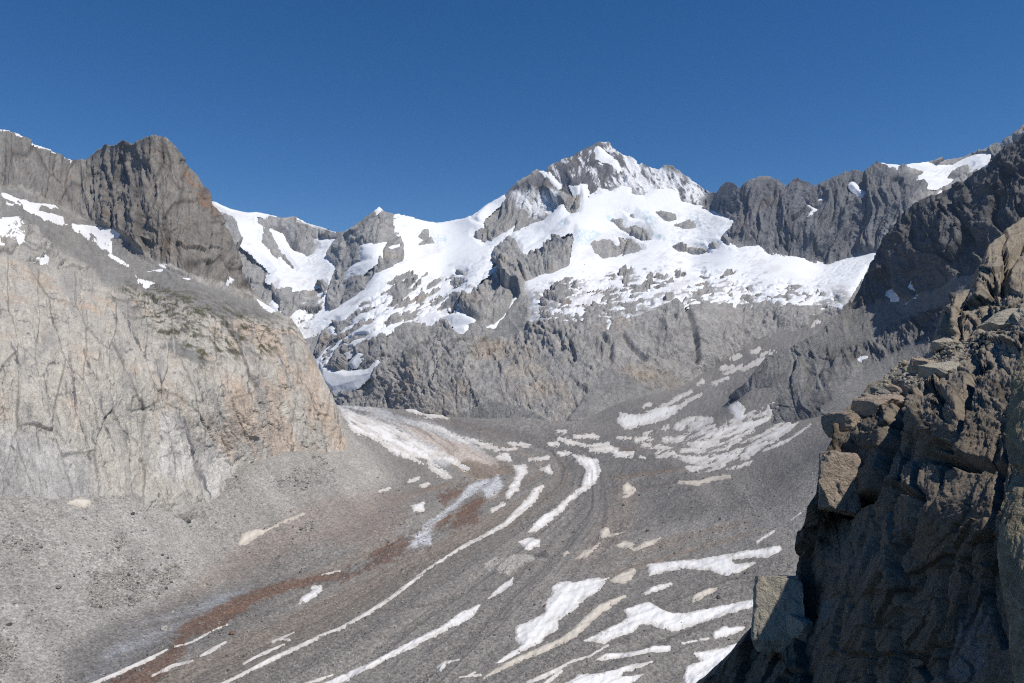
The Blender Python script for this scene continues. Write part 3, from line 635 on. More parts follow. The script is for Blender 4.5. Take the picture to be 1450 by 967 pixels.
lump_ = smooth(-.05, .35, pfbm(PX, PY, 85, 1.6, .9, 78, octs=4, gain=.6))
fan = pfbm(PX, PY, 30, 5, math.radians(-38), 75, octs=4, gain=.6, warp=.4)
fine = grain*(.20+.42*lump_)*dist/F + sp_ + 0.35*np.abs(gnoise(P[..., 0]/2.6, P[..., 1]/2.6, 0))*smooth(1500, 700, dist)
# ice hill with its lee hollow
hill = sdf(PX, PY, K(9, "650,520 700,485 800,475 920,483 850,490 790,530 760,560 690,540"))
h = h + 5*smooth(-6, 8, hill)
crackline = stroke(PX, PY, K(9, "180,700,3 330,690,4 420,670,6 500,635,7 690,605,4 780,540,8 840,495,6"))
h = h - 3*smooth(-3, 3, crackline)
Zs = Z0 + h
R = np.stack([Xg, Yg, Zs+fine], -1); PB = np.stack([Xg, Yg, Zs], -1)
PX, PY = pix(PB)
def soft(poly, wdt=14): return smooth(-wdt, wdt, sdf(PX, PY, poly))
ed = fbm(P, 22, 5, .65, seed=85)
c = np.ones(P.shape)*np.array([0.245, 0.232, 0.214])
c = c*.9
scree = soft([(-150, 690), (0, 700), (130, 700), (300, 700), (400, 630), (490, 600), (560, 680), (500, 740), (400, 770), (300, 830), (200, 880), (90, 980), (-150, 1100)], 25)
c = mix(c, (0.325, 0.308, 0.28), scree)
c = mix(c, (0.38, 0.363, 0.333), scree*smooth(0, .5, fbm(P, 60, 4, .55, seed=86))*.6)
c = mix(c, (0.235, 0.185, 0.155), soft(K(9, "-30,250 0,240 150,215 330,195 355,240 345,320 290,395 180,430 60,420 0,410 -400,600 -700,800 -830,790 -620,640"), 16)*.55*smooth(-.6, .3, ed+.2))
c = mix(c, (0.14, 0.135, 0.13), soft(K(8, "250,850 420,720 700,640 900,600 1150,560 1250,520 1000,700 700,860 450,990 250,990"), 16)*.7)
c = mix(c, (0.30, 0.31, 0.33), soft(K(8, "500,750 700,690 900,600 1000,590 760,720 560,840 430,950 330,960"), 10)*.7*smooth(-.3, .4, fbm(Q, 14, 4, .6, seed=87)))
cr = lambda *s: mask_of(PX, PY, [K(a, b) for a, b in s])
br = cr((8, "1393,500 1250,545 1100,560 950,610 850,660 740,730 690,790 620,845 480,910 380,990 600,990 700,880 760,800 900,740 1000,650 1150,600 1393,560"),
        (9, "160,510 230,440 300,410 430,368 400,400 360,440 300,480 220,515 100,560 0,580 0,545"), (10, "650,835 700,780 750,748 775,790 745,860 640,905 620,880"), (10, "565,885 640,828 632,880 590,915"), (10, "350,967 450,930 540,895 542,920 480,980"),
        (9, "470,230 530,200 590,180 560,230 500,270"), (9, "650,190,16 700,165,16 730,190,10"))
c = mix(c, (0.15, 0.095, 0.07), .85*smooth(-3, 3, br+ed*9+flowf(12, 4, .6, 'f', 76)*16+pfbm(PX, PY, 5, 1.5, .9, 72, octs=3)*9))
wr = cr((10, "800,682 740,690 700,718 640,790 560,845 500,885 515,915 560,895 630,835 690,785 760,745 775,780 820,770 860,720 830,665"), (10, "480,960 520,900 560,910 560,967"), (10, "440,980 500,900 520,900 500,980"), (9, "330,390 420,360 470,330 440,390 400,430 380,400"))
c = mix(c, (0.50, 0.51, 0.53), .9*smooth(-2, 3, wr+ed*6-2))
ice = cr((10, "150,320 230,310 300,350 400,430 560,460 700,525 820,615 830,640 700,610 600,640 500,600 400,590 300,500 200,440 150,380"))
c = mix(c, (0.46, 0.465, 0.475), .85*smooth(-3, 3, ice+ed*4))
Qg = np.stack([(P[..., 0]*.93+P[..., 1]*.37), (P[..., 0]*-.37+P[..., 1]*.93)*.07, Z0*0], -1)
c = mix(c, (0.21, 0.205, 0.2), .9*smooth(-3, 3, ice+ed*4)*smooth(.02, .3, fbm(Qg, 34, 4, .6, seed=88)-.02))
c = mix(c, (0.39, 0.37, 0.34), .9*smooth(-2, 2, hill+ed))
c = mix(c, (0.105, 0.1, 0.095), soft(K(9, "850,460 900,445 920,475 860,475"), 2)*.8)
c = mix(c, (0.12, 0.115, 0.11), .6*smooth(-2, 1, crackline))
c = mix(c, (0.24, 0.2, 0.175), soft(K(9, "1080,350 1180,150 1260,180 1250,330 1180,420 1080,500 1000,520"), 12)*.6)
c = mix(c, (0.27, 0.26, 0.245), soft(K(11, "560,900 800,840 1200,780 1300,600 1290,900 900,960"), 25)*.5)
c = mix(c, (0.155, 0.15, 0.145), soft(K(11, "380,560 470,510 640,600 760,700 820,800 700,860 560,820 480,640"), 14)*.6)
c = mix(c, (0.155, 0.15, 0.145), soft([(640, 590), (760, 600), (860, 615), (900, 640), (870, 720), (800, 790), (820, 700), (800, 650), (740, 630), (640, 612)], 8)*.55)
c = mix(c, (0.27, 0.255, 0.235), soft(K(10, "640,440 900,380 1060,450 1150,470 1240,390 1000,510 800,470"), 8)*.7)
c = c*(1 + onfl*(.42*flowf(28, 4, .58, 'f', 89) + .2*flowf(70, 3, .5, 'f', 77)))[..., None]
band = smooth(.05, .4, flowf(45, 3, .5, 'f', 90))*onfl
c = mix(c, c*np.array([1.12, .97, .85]), band)
c = c*(1 + .22*fbm(P, 9, 4, .7, seed=91) + .12*ed + (.22+.28*lump_)*gnoise(PX/2.4+9, PY/2.4, 1.3) + (.06+.16*lump_)*gnoise(PX/5+9, PY/5, 5.3) + (1-onfl)*(.30*fan + .25*pfbm(PX, PY, 120, 1.5, .8, 74, octs=4)))[..., None]
floor = grid_mesh('valley_ground', R, M_deb, c); tag(floor, kind='structure')
FLOOR = dict(P=PB, R=R, PX=PX, PY=PY)

# snow patches: each one a thin sheet of real thickness that thins out into the rubble
psp = pfbm(PX, PY, 3.0, 1.5, 1.2, 71, octs=2, gain=.6); pf1 = pfbm(PX, PY, 7, 1, 0, 98, octs=3, gain=.7); fnz = fbm(P, 7, 4, .6, seed=95); fnb = fbm(P, 26, 3, .5, seed=96); nmic = fbm(P, 3.2, 3, .6, seed=97)
def g_shape(sl): return PB[sl].shape
def snow_patch(label, shapes, dirty=False, group=None, wob=1.2, th=1.0, mat=None, cat='snow patch', name='snow_patch', cut=None):
    allp = [p for s in shapes for p in s]
    x0 = min(p[0] for p in allp)-12; x1 = max(p[0] for p in allp)+12; y0 = min(p[1] for p in allp)-10; y1 = max(p[1] for p in allp)+10
    m = (PX > x0) & (PX < x1) & (PY > y0) & (PY < y1)
    if not m.any(): return None
    r = np.where(m.any(1))[0]; k = np.where(m.any(0))[0]
    sl = (slice(r[0], r[-1]+1), slice(k[0], k[-1]+1))
    px, py = PX[sl], PY[sl]
    sd = mask_of(px, py, shapes)
    big = np.clip(sd.max()/4, .25, 1)
    sd = sd + wob*big*(fnz[sl]*2.2+fnb[sl]*1.6+nmic[sl]*.9+1.3*pf1[sl])
    if cut is not None: sd = np.minimum(sd, 2.2-cut[sl]*16)
    sc_ = PB[sl][..., 1]/F
    off = np.clip(sd*.30, -1.6, .9)*(1+.3*fnb[sl]) + smooth(0, 5, sd)*(.8*fnb[sl]+.35*fnz[sl]+.12*nmic[sl])*sc_*th + .12*fnz[sl]
    rim = smooth(4.5, -.5, sd + fnb[sl]*4+pf1[sl]*3)*.95 + .35*smooth(.0, .5, fnb[sl]) + .3*smooth(.1, .5, nmic[sl])*smooth(5, 0, sd)
    cc = np.ones(g_shape(sl))*np.array([.62, .57, .49] if dirty else [.76, .755, .745] if len(shapes[0][0]) == 2 else [.74, .725, .70]); cc = mix(cc, (.40, .355, .30), np.clip(rim, 0, 1)*(.75 if dirty else .6))
    cc = mix(cc, (.25, .23, .2), smooth(.42, .5, psp[sl])*smooth(12, 2, sd)*.9)
    g = PB[sl].copy(); g[..., 2] += off + .18*sc_ + np.where(sd < 0, .0, .25*sc_)
    return tag(grid_mesh(name, g, mat or M_snowpatch, colr=cc, keep=(sd > -3.2)), label, cat, group)
SP = [
 ("broad curved strip of white snow bending down from the top of the rubble valley", [K(9, "1005,68 1040,72 1100,85 1116,130 1090,182 1045,215 995,245 970,280 950,300 905,340 870,365 828,374 850,345 890,305 945,280 965,255 1000,225 1040,190 1050,160 1060,120 1030,95")], 0),
 ("very long thin white snow line running down the middle of the dark moraine", [K(9, "885,192,14 862,210,26 840,250,30 790,292,26 740,340,17 650,390,13 560,435,11 500,475,8 430,520,10 370,570,13 290,630,13 200,690,15 90,750,12 0,785,12") + K(8, "1250,790,13 1100,860,17 980,920,15 870,975,14")], 0),
 ("long straight snow strip in the lower middle, widest at its upper end", [K(9, "638,660 560,690 500,735 400,785 280,850 190,895 100,935 0,975 0,990 60,990 200,912 300,862 400,815 500,765 570,730 615,700")], 0),
 ("short tapering snow tongue below the smooth pale ice hill", [K(9, "672,635 690,610 720,585 772,550 768,575 720,615")], 0),
 ("small upright curved snow patch beside the white gravel stream", [K(9, "770,110 820,106 825,135 800,168 790,200 748,246 743,220 765,180 785,145")], 0),
 ("rounded solitary snow patch in the centre above the ice hill", [K(9, "790,410 830,394 875,400 875,425 832,444 812,430")], 0),
 ("largest bright white snow patch with ragged left edge and brownish foot", [K(9, "955,565 1010,570 1080,555 1148,551 1110,600 1050,640 1010,680 945,720 948,755 900,785 875,812 830,833 790,852 720,887 700,892 770,840 800,820 780,790 778,750 850,715 895,690 890,650 920,625 925,590")], 0),
 ("long grey-white snow ribbon curling under the largest snow patch", [K(9, "1208,626,14 1120,672,32 1060,722,34 1010,772,30 950,808,28 870,842,24 800,872,24 720,908,16 655,948,8")], 1),
 ("big bright snow patch with a dark bay, beside the pale cubic rock", [K(9, "1050,800 1120,762 1200,730 1225,700 1205,678 1250,662 1310,648 1360,680 1400,692 1460,690 1550,672 1723,635 1730,660 1640,690 1540,722 1450,752 1393,762 1340,745 1300,735 1270,740 1240,770 1180,790 1130,810")], 0),
 ("wide white snow patch with beige lower edge in the lower right", [K(7, "-90,500 0,490 120,478 240,455 340,440 430,425 440,442 380,475 330,470 240,480 250,497 340,490 280,525 215,545 150,525 60,515 0,525 -85,541")], 0),
 ("small beige snow patch with a pointed end between two bright ones", [K(7, "78,643 90,620 150,595 187,585 180,600 120,635 88,652")], 1),
 ("white snow patch at the bottom edge next to the dark cliff", [K(7, "295,805 230,820 130,840 88,850 122,880 60,905 48,950 60,1000 190,1000 205,920 260,850")], 0),
 ("thin broken snow patch under the pale cubic rock", [K(7, "165,770 210,745 240,750 300,742 285,760 210,785 172,792"), K(7, "45,812,8 100,800,12 150,792,10")], 0),
 ("narrow sloping snow patch in the lower right with a scalloped edge", [K(9, "1085,882 1140,850 1210,850 1260,840 1320,823 1393,820 1393,845 1300,847 1240,862 1180,872")], 0),
 ("broad low snow patch cut by the bottom edge of the photo", [K(9, "975,967 1030,935 1100,930 1180,915 1230,895 1322,880 1280,907 1200,930 1190,945 1292,930 1250,960 1190,1000 960,1000")], 0),
 ("ragged thin snow stripe slanting to the bottom of the photo", [K(9, "830,967,18 930,922,18 1000,882,12 1070,862,10 1145,818,6"), K(9, "880,985,20 960,920,10")], 0),
 ("dirty grey snow patch just right of the largest bright patch", [K(9, "1153,562 1200,530 1250,513 1257,530 1212,577 1180,570")], 1),
 ("grey-white wedge of snow above the big patch with the bay", [K(9, "1278,615 1320,590 1393,568 1405,578 1350,602 1290,620")], 0),
 ("pale beige snow wedge pointing right on the middle moraine", [K(9, "1238,441 1290,410 1355,393 1320,420 1262,447")], 1),
 ("rounded dull snow patch left of the pale beige wedge", [K(9, "1180,420 1208,409 1245,418 1240,437 1200,440")], 1),
 ("beige arrow-shaped snow patch on brown moraine", [K(9, "1108,372 1145,346 1152,380 1212,371 1150,394 1113,387")], 1),
 ("beige snow sliver leaning right below the arrow-shaped patch", [K(9, "1018,477 1040,450 1112,416 1080,447 1060,472")], 1),
 ("small beige hooked snow patch on the brown band", [K(9, "1203,190 1220,176 1257,205 1240,220 1208,222"), K(9, "1205,235,8 1230,225,6")], 1),
 ("little beige snow spot at the left of the beige sliver", [K(9, "963,457 985,443 992,455 970,465")], 1),
 ("small irregular snow patch on the reddish scree by the stream", [K(9, "372,270 420,250 417,287 380,291")], 0),
 ("beige snow patch dotted with stones at the foot of the left scree", [K(8, "940,425 955,380 1010,362 1050,368 1010,395 975,420"), K(8, "1040,370,5 1130,325,5 1200,300,6")], 1),
 ("pale snow patch at the foot of the left cliff", [K(8, "255,262 300,240 355,240 362,262 330,272")], 1),
 ("bent white snow patch on dark rubble near the lower left", [K(8, "1178,655 1190,630 1240,600 1230,588 1268,582 1270,600 1235,630 1200,655")], 0),
 ("slender white snow strip at the lower left between brown bands", [K(8, "600,938,5 680,900,14 760,880,10"), K(8, "790,862,8 840,835,18 888,808,10")], 0),
 ("thin snow trickle along the brown band at the lower left", [K(8, "350,975,12 450,935,14 560,885,14 660,835,6"), K(8, "560,885,18 610,868,6"), K(8, "690,825,6 760,805,8 850,755,6 900,735,3")], 0),
 ("narrow pair of snow streaks left of the very long snow line", [K(8, "960,890,8 1040,850,12 1120,815,6"), K(8, "1075,805,12 1160,768,5"), K(8, "1100,795,8 1140,795,6")], 0),
 ("little forked snow scrap near the bottom middle", [K(9, "470,905 500,882 560,874 510,892 485,921")], 0),
 ("second straight snow strip at the bottom, left of the long strip", [K(9, "-60,975,12 0,955,12 60,935,4")], 0),
 ("small jagged snow scrap right of the upright curved patch", [K(9, "883,125 915,108 922,140 900,133")], 0),
 ("flat snow scrap left of the broad curved strip's top", [K(9, "835,86,8 910,78,6")], 0),
 ("smooth beige-edged snow crescent under the far right streaks", [K(11, "700,704,10 780,706,14 840,690,16 908,680,10")], 1),
 ("wide white snow apron at the foot of the far grey slope", [K(11, "450,455 460,422 530,432 600,408 640,390 695,395 685,420 620,452 560,465 480,487")], 0),
 ("pair of thin snow tails climbing right from the white apron", [K(11, "640,392,8 700,357,13 750,333,8"), K(11, "690,400,8 740,370,11 790,345,6"), K(11, "780,300,8 800,290,8")], 0),
 ("curved snow patch below the dark crag on the right slope", [K(11, "903,395 940,373 970,400 965,430 985,425 1010,412 960,450 935,450")], 0),
 ("brown-edged snow patch at the mouth of the side valley glacier", [K(10, "310,308 370,338 440,378 530,408 632,432 560,438 450,408 380,372 320,342")], 0),
]
for lab, shp, d in SP:
    snow_patch(lab, shp, bool(d), 'snow patches on the rubble-covered valley floor', wob=1.0 if len(shp[0][0]) == 2 else .6)
# the bundle of snow streaks on the far right slope
ST = ["1185,368,22 1100,397,24 1040,428,20 980,462,22 900,482,22 830,505,24 740,502,12", "1215,425,10 1170,455,22 1130,490,30 1050,540,28 960,580,26 880,602,20 800,612,18 700,602,10", "990,500,8 930,512,20 840,552,24 745,545,16", "740,645,12 800,652,20 880,627,22 980,600,10",
      "715,575,10 790,572,18 870,560,16 950,530,10", "690,477,12 740,452,22 830,447,16", "638,532,12 700,527,18 780,522,16 860,517,10", "720,500,10 780,490,12 830,470,8", "550,550,8 620,562,14 668,568,8", "600,500,5 650,478,8", "560,505,5 600,500,9",
      "525,532,12 585,525,10", "615,592,18 672,590,14", "450,590,16 512,590,14", "1090,380,8 1040,415,10 960,440,10 880,470,9", "1240,470,6 1150,530,7 1050,575,6", "1130,455,8 1060,500,8 960,545,8", "690,600,12 780,628,8 860,612,6", "1000,620,5 950,640,6 900,650,4"]
FAN = [("main tier of the fan of snow streaks, reaching highest up the right slope", [0, 3], "905,470 1000,440 1100,420 1000,500 900,540 800,530"), ("lowest and longest tier of the snow fan, curling up to the right", [1, 5, 18], "760,600 900,590 1050,540 1150,490 1000,590 860,625"),
       ("middle tier of the snow fan on the right slope", [2, 15, 9], "740,550 840,548 930,520 900,570 800,585"), ("dark-speckled snow tier at the upper left of the snow fan", [6, 7, 8], "700,470 830,445 850,470 790,500 700,500"),
       ("bottom fringe stripe of the snow fan", [4, 17], None), ("thin parallel snow threads on the right edge of the fan", [14, 16], None), ("flat snow streak left of the snow fan's foot", [9], None), ("thin snow tail rising left of the fan", [10, 11], None), ("short snow dash above the moraine bend", [12], None), ("bright snow dash near the foot of the white apron", [13], None)]
strk = pfbm(PX, PY, 7, 5.0, math.radians(66), 61, octs=4, gain=.6)
for lab, ids, pol in FAN:
    shp = [[(x, y, w_*1.3) for x, y, w_ in K(11, ST[i_])] for i_ in ids] + ([K(11, pol)] if pol else [])
    snow_patch(lab, shp, False, 'fanned snow streaks on the right slope', wob=1.3, name='snow_streak', cat='snow streak', cut=strk)
UP = ["965,242,6 1010,216,14 1060,200,12", "1040,182,8 1090,168,8", "912,200,10 948,183,12", "878,237,12 918,230,8", "840,300,6 900,275,8", "963,322,8 997,300,12", "1180,32,4 1220,8,7 1265,0,5", "535,332,14 562,314,14", "1245,62,4 1272,48,6", "890,260,6 960,225,6", "560,390,10 580,385,8", "1000,170,5 1030,160,5"]
UPL = ["longest slanting snow remnant above the dark crag on the right slope", "short snow dash just above the longest slanting remnant", "small snow dash at the very foot of the far rock wall's right corner", "faint snow smear left of the longest slanting remnant",
 "thin snow sliver pointing down-left below the faint smears", "narrow snow tongue touching the left side of the dark crag", "uppermost snow thread right below the plateau glacier's edge", "little snow wedge at the foot of the grey scree cone", "tiny snow dash under the uppermost thread", "second faint snow smear, just below the first", "small snow dot below the wedge on the scree cone", "tiny snow dash between two longer remnants high on the slope"]
for j, ul in zip(UP, UPL): snow_patch(ul, [K(11, j)], False, 'snow remnants on the upper debris slope', wob=.9, name='snow_streak', cat='snow streak')
MI = [(9, "950,58 990,54 998,67 960,70"), (9, "912,20 950,15 948,28 918,31"), (9, "730,46,6 782,43,6"), (9, "708,78,12 740,68,18 748,85,8"), (9, "645,32,8 700,40,12"), (9, "780,27,6 832,30,8"), (9, "690,285,12 733,262,14"), (9, "1078,48,10 1140,38,20 1175,50,20"), (9, "950,2,8 1050,30,10"), (9, "1190,64,12 1240,62,12"),
      (9, "365,172,8 395,160,10"), (9, "408,190,10 435,182,12"), (9, "245,210,6 285,197,6"), (11, "360,572,16 410,570,24 440,578,20"), (11, "325,556,8 410,548,10"), (11, "212,528,8 255,540,9 300,552,8"), (11, "272,517,8 345,514,12 368,520,6"), (11, "205,494,8 232,494,6"), (11, "165,547,10 208,546,10"), (11, "85,612,5 165,606,6"), (11, "205,583,10 250,588,10"), (11, "135,650,12 175,660,10"), (11, "10,548,6 80,552,8"),
      (11, "450,520,6 500,525,6"), (11, "540,600,6 560,605,6"), (11, "1160,860,4 1200,830,6"), (11, "1020,950,8 1090,905,8"), (8, "1270,540,4 1340,525,6"), (9, "620,925,6 590,940,6"), (9, "1130,965,6 1160,950,6"), (9, "640,935,8 560,945,5")]
MIL = ["small oval snow scrap above the broad curved strip, left of its top", "small oval snow scrap farther up the rubble, left of the bend", "thin snow dash left of the two small oval scraps", "knobbly snow scrap at the end of the side glacier", "curved snow dash at the right edge of the side glacier", "short snow dash right of the curved one", "pointed snow scrap just below the upright curved patch",
 "irregular snow scrap right above the valley bend's outer stripe", "long thin snow curve right at the valley bend", "small snow dash on the dark rubble right of the bend", "little snow scrap on the reddish edge below the side glacier, left one", "little snow scrap below the side glacier, right one", "thin snow line at the top edge of the reddish scree",
 "largest of the bright scraps at the foot of the far rock wall", "thin snow strip above the largest bright scrap", "slim diagonal snow strip in the middle of the bend", "flat snow strip above the slim diagonal one", "very small snow dash under the rock wall's pale foot", "small round snow scrap just left of the slim diagonal strip", "flat snow dash level with the broad curved strip's top",
 "small round snow scrap right of the flat dash", "jagged snow scrap just left of the broad curved strip", "snow dash at the far left end of the bend", "tiny snow dash above the fan's left foot", "tiny snow dash in the fan's lower left corner", "pale snow dash on the grey slope beside the near cliff", "pale snow sliver above the wide beige-edged patch", "small snow dash on the brown band at lower left", "small snow scrap at the bottom between long strips", "low snow scrap touching the bottom edge", "snow dash at the bottom left of the forked scrap"]
for (a, j), ml in zip(MI, MIL): snow_patch(ml, [K(a, j)], False, 'tiny snow scraps on the rubble', wob=.9, name='snow_scrap', cat='snow scrap')
# white side glacier coming in behind the left cliff
GL = [K(10, "180,400 280,438 400,478 500,540 560,570 640,600 712,652 690,657 640,625 545,600 565,630 612,660 637,686 600,687 540,640 450,600 380,570 300,520 225,490"), K(10, "140,330,14 220,350,12 300,390,10"), K(10, "160,345,10 240,375,10"), K(10, "500,462,8 600,490,12 700,545,10"), K(10, "700,525,6 770,550,16 830,568,6"), K(10, "870,545,6 930,548,10 950,555,5"), K(10, "840,600,20 870,605,20"), K(10, "770,555,12 850,570,12"), K(10, "470,700,14 500,685,6"), K(10, "300,380,8 360,385,6")]
g = snow_patch("x", GL, False, None, wob=1.6, name='glacier_tongue', cut=pfbm(PX, PY, 8, 5, math.radians(-62), 62, octs=4, gain=.6)*.8)
for k_ in ('label', 'category'):
    if k_ in g: del g[k_]
g['kind'] = 'structure'

# ------------------------------------------------------------------ boulders
def ico(sub):
    import bmesh
    bm = bmesh.new(); bmesh.ops.create_icosphere(bm, subdivisions=sub, radius=1)
    v = np.array([x.co[:] for x in bm.verts]); f = np.array([[q.index for q in x.verts] for x in bm.faces]); bm.free(); return v, f
IV = {s: ico(s) for s in (1, 2, 3, 4)}
def rock_shape(sub, seed, blocky=.5, ncut=9):
    """unit boulder: a ball cut by random planes into facets and edges"""
    r = np.random.default_rng(seed); v, f = IV[sub]; v = v.copy()
    d = r.normal(size=(ncut, 3)); d /= np.linalg.norm(d, axis=1)[:, None]; o = r.uniform(.5, .85, ncut)
    for a, b in zip(d, o):
        t = v @ a; v = v - np.outer(np.maximum(0, t-b), a)
    v = v*(1+.05*fbm(v+seed, .5, 3)[:, None]) if sub > 1 else v
    return v, f
def mesh_vf(name, v, f, mat, smooth_=False):
    me = bpy.data.meshes.new(name); me.from_pydata([tuple(a) for a in v], [], [tuple(a) for a in f]); me.materials.append(mat)
    if smooth_: me.shade_smooth()
    return me
M_bl = [rock_mat('boulder_grey', .35, var=.3, use_col=False, base=(.25, .24, .225)), rock_mat('boulder_pale', .35, var=.25, use_col=False, base=(.40, .375, .33)),
        rock_mat('boulder_dark', .35, var=.3, use_col=False, base=(.10, .095, .09)), rock_mat('boulder_rusty', .35, var=.3, use_col=False, base=(.20, .13, .10))]
FP = FLOOR['R']; fpx, fpy = pix(FP)
def ground_at(px, py):
    w_ = (slice(None, None, 2), slice(None, None, 2)); d = (fpx[w_]-px)**2+(fpy[w_]-py)**2; i = np.unravel_index(np.argmin(d), d.shape)
    return FP[w_][i]
protos = [[mesh_vf('boulder', *rock_shape(3, 100+j), M_bl[k]) for j in range(4)] for k in range(4)]
def boulder(px, py, wpx, kind, label, group, sq=(1, .9, .7), rz=None):
    g = ground_at(px, py); r = wpx*g[1]/F/2
    o = bpy.data.objects.new('boulder', protos[kind][random.randrange(4)]); col.objects.link(o)
    o.location = (g[0], g[1], g[2]+r*sq[2]*.35); o.scale = (r*sq[0], r*sq[1], r*sq[2]); o.rotation_euler = (random.uniform(-.3, .3), random.uniform(-.3, .3), random.uniform(0, 6.28) if rz is None else rz)
    return tag(o, label, 'boulder', group)
NB = [(9, 1305, 368, 20, 2, "nearly black solitary boulder on grey rubble at centre right"), (9, 895, 663, 18, 3, "dark reddish boulder on the left edge of the largest snow patch"), (9, 920, 655, 15, 0, "grey boulder sitting on the largest snow patch beside a reddish one"),
      (9, 858, 657, 12, 2, "small dark boulder left of the reddish boulder"), (9, 1090, 656, 14, 0, "grey boulder between the largest snow patch and the ribbon"), (9, 900, 778, 9, 2, "dark stone lying on the foot of the largest snow patch"),
      (8, 640, 460, 18, 2, "dark boulder at the foot of the left scree, left of a smaller one"), (8, 665, 475, 14, 2, "smaller dark boulder beside the track at the foot of the left scree"), (8, 230, 590, 30, 0, "flat grey boulder low on the left scree"), (8, 35, 740, 24, 2, "dark flat boulder at the far left edge of the scree"),
      (8, 525, 300, 22, 2, "dark slab just below the foot of the left cliff"), (8, 650, 755, 36, 1, "pale angular boulder beside the brown band"), (8, 680, 690, 22, 1, "flat pale boulder above the brown band"), (8, 1195, 515, 22, 1, "pale block on grey rubble above the brown band"),
      (8, 920, 775, 30, 3, "brownish boulder on dark rubble at lower left"), (8, 545, 915, 24, 0, "grey boulder standing on the brown strip near the bottom left"), (8, 1195, 655, 24, 1, "pale boulder beside the bent snow patch"), (8, 1135, 450, 16, 0, "grey boulder on the scree edge near the brown band"),
      (8, 895, 920, 14, 2, "dark stone at the bottom left between snow strips"), (8, 1045, 750, 14, 1, "light stone on dark rubble near the long snow line"), (9, 190, 775, 14, 2, "dark stone under the very long snow line"), (9, 350, 330, 14, 1, "pale stone at the edge of the reddish scree"),
      (9, 1010, 375, 14, 2, "dark stone on moraine left of the arrow-shaped snow"), (9, 1290, 760, 10, 2, "dark stone in the bay of the big snow patch"), (7, 190, 625, 24, 2, "blackish boulder below the small beige snow patch"), (7, 100, 640, 12, 2, "dark stone touching the small beige snow patch"),
      (9, 1050, 930, 16, 0, "grey boulder on the broad low snow patch at the bottom"), (9, 760, 785, 16, 0, "grey boulder left of the largest snow patch's foot"), (9, 1265, 225, 12, 2, "dark stone beside the small beige hooked snow patch"), (8, 1110, 460, 18, 0, "grey flat boulder on the left scree edge")]
for cr_, x, y, wd, k, lab in NB:
    ox, oy, s_ = CROPS[cr_]; boulder(ox+x/s_, oy+y/s_, wd/s_, k, lab, 'large boulders on the rubble')
zones = [(20, 400, 720, 900, "grey boulder among many on the pale left scree slope", 'boulders on the left scree', 70), (330, 800, 760, 960, "grey boulder among many on the dark lower moraine", 'boulders on the lower moraine', 50), (800, 1080, 700, 960, "grey boulder among many on the rubble near the right-hand snow patches", 'boulders on the right moraine', 50)]
for x0, x1, y0, y1, lab, gr, n in zones:
    for i in range(n):
        boulder(random.uniform(x0, x1), random.uniform(y0, y1), random.uniform(2.4, 5.5), random.choice([0, 0, 0, 1, 1, 2]), lab, gr, (1, random.uniform(.7, 1), random.uniform(.5, .9)))

# uncountable small stones
def stones(name, n, sel, sz, mats, seed, sub=1):
    r = np.random.default_rng(seed); ok = np.argwhere(sel); 
    pw = (FP[..., 1][sel]) ; ii = ok[r.integers(0, len(ok), n)]
    c0 = FP[ii[:, 0], ii[:, 1]]; v, f = IV[sub]; V = []; 
    s = (sz[0]*(1-r.random(n))**(-1/2.6)); s = np.minimum(s, sz[1])*c0[:, 1]/F
    shapes = [rock_shape(sub, 500+k, ncut=6)[0] for k in range(12)]
    a = r.uniform(0, 6.28, n); b = r.uniform(-.6, .6, n)
    base = np.stack([shapes[k] for k in r.integers(0, 12, n)])
    sx = base[..., 0]*s[:, None]*r.uniform(.8, 1.3, (n, 1)); sy = base[..., 1]*s[:, None]; szz = base[..., 2]*s[:, None]*r.uniform(.5, .9, (n, 1))
    x = sx*np.cos(b)[:, None]+szz*np.sin(b)[:, None]; z = -sx*np.sin(b)[:, None]+szz*np.cos(b)[:, None]
    X = x*np.cos(a)[:, None]-sy*np.sin(a)[:, None]; Y = x*np.sin(a)[:, None]+sy*np.cos(a)[:, None]
    W = np.stack([X, Y, z], -1) + c0[:, None, :] + np.array([0, 0, .15])*s[:, None, None]
    nvv = len(v); T = (f[None] + (np.arange(n)*nvv)[:, None, None]).reshape(-1, 3)
    me = bpy.data.meshes.new(name); W = W.reshape(-1, 3)
    me.vertices.add(len(W)); me.vertices.foreach_set('co', W.astype(np.float32).ravel()); me.loops.add(len(T)*3); me.loops.foreach_set('vertex_index', T.astype(np.int32).ravel())
    me.polygons.add(len(T)); me.polygons.foreach_set('loop_start', np.arange(0, len(T)*3, 3, dtype=np.int32))
    for m_ in mats: me.materials.append(m_)
    me.polygons.foreach_set('material_index', np.repeat(r.choice(len(mats), n, p=[.52, .35, .07, .06][:len(mats)]), len(f)).astype(np.int32))
    me.update(calc_edges=True); o = bpy.data.objects.new(name, me); col.objects.link(o); tag(o, kind='stuff'); return o
vis = (fpx > -60) & (fpx < 1250) & (fpy > 600) & (fpy < 1000)
nfree = fbm(P, 90, 3, seed=99)
stones('scattered_stones', 42000, vis & (fpy > 660) & (nfree > -.5), (.38, 2.0), M_bl, 1)
stones('scree_blocks', 9000, vis & (fpx < 600) & (fpy > 640) & (lump_ > .55) & (nfree > -.1) & (scree > .3), (.6, 3.4), [M_bl[1], M_bl[0], M_bl[1], M_bl[2]], 2)

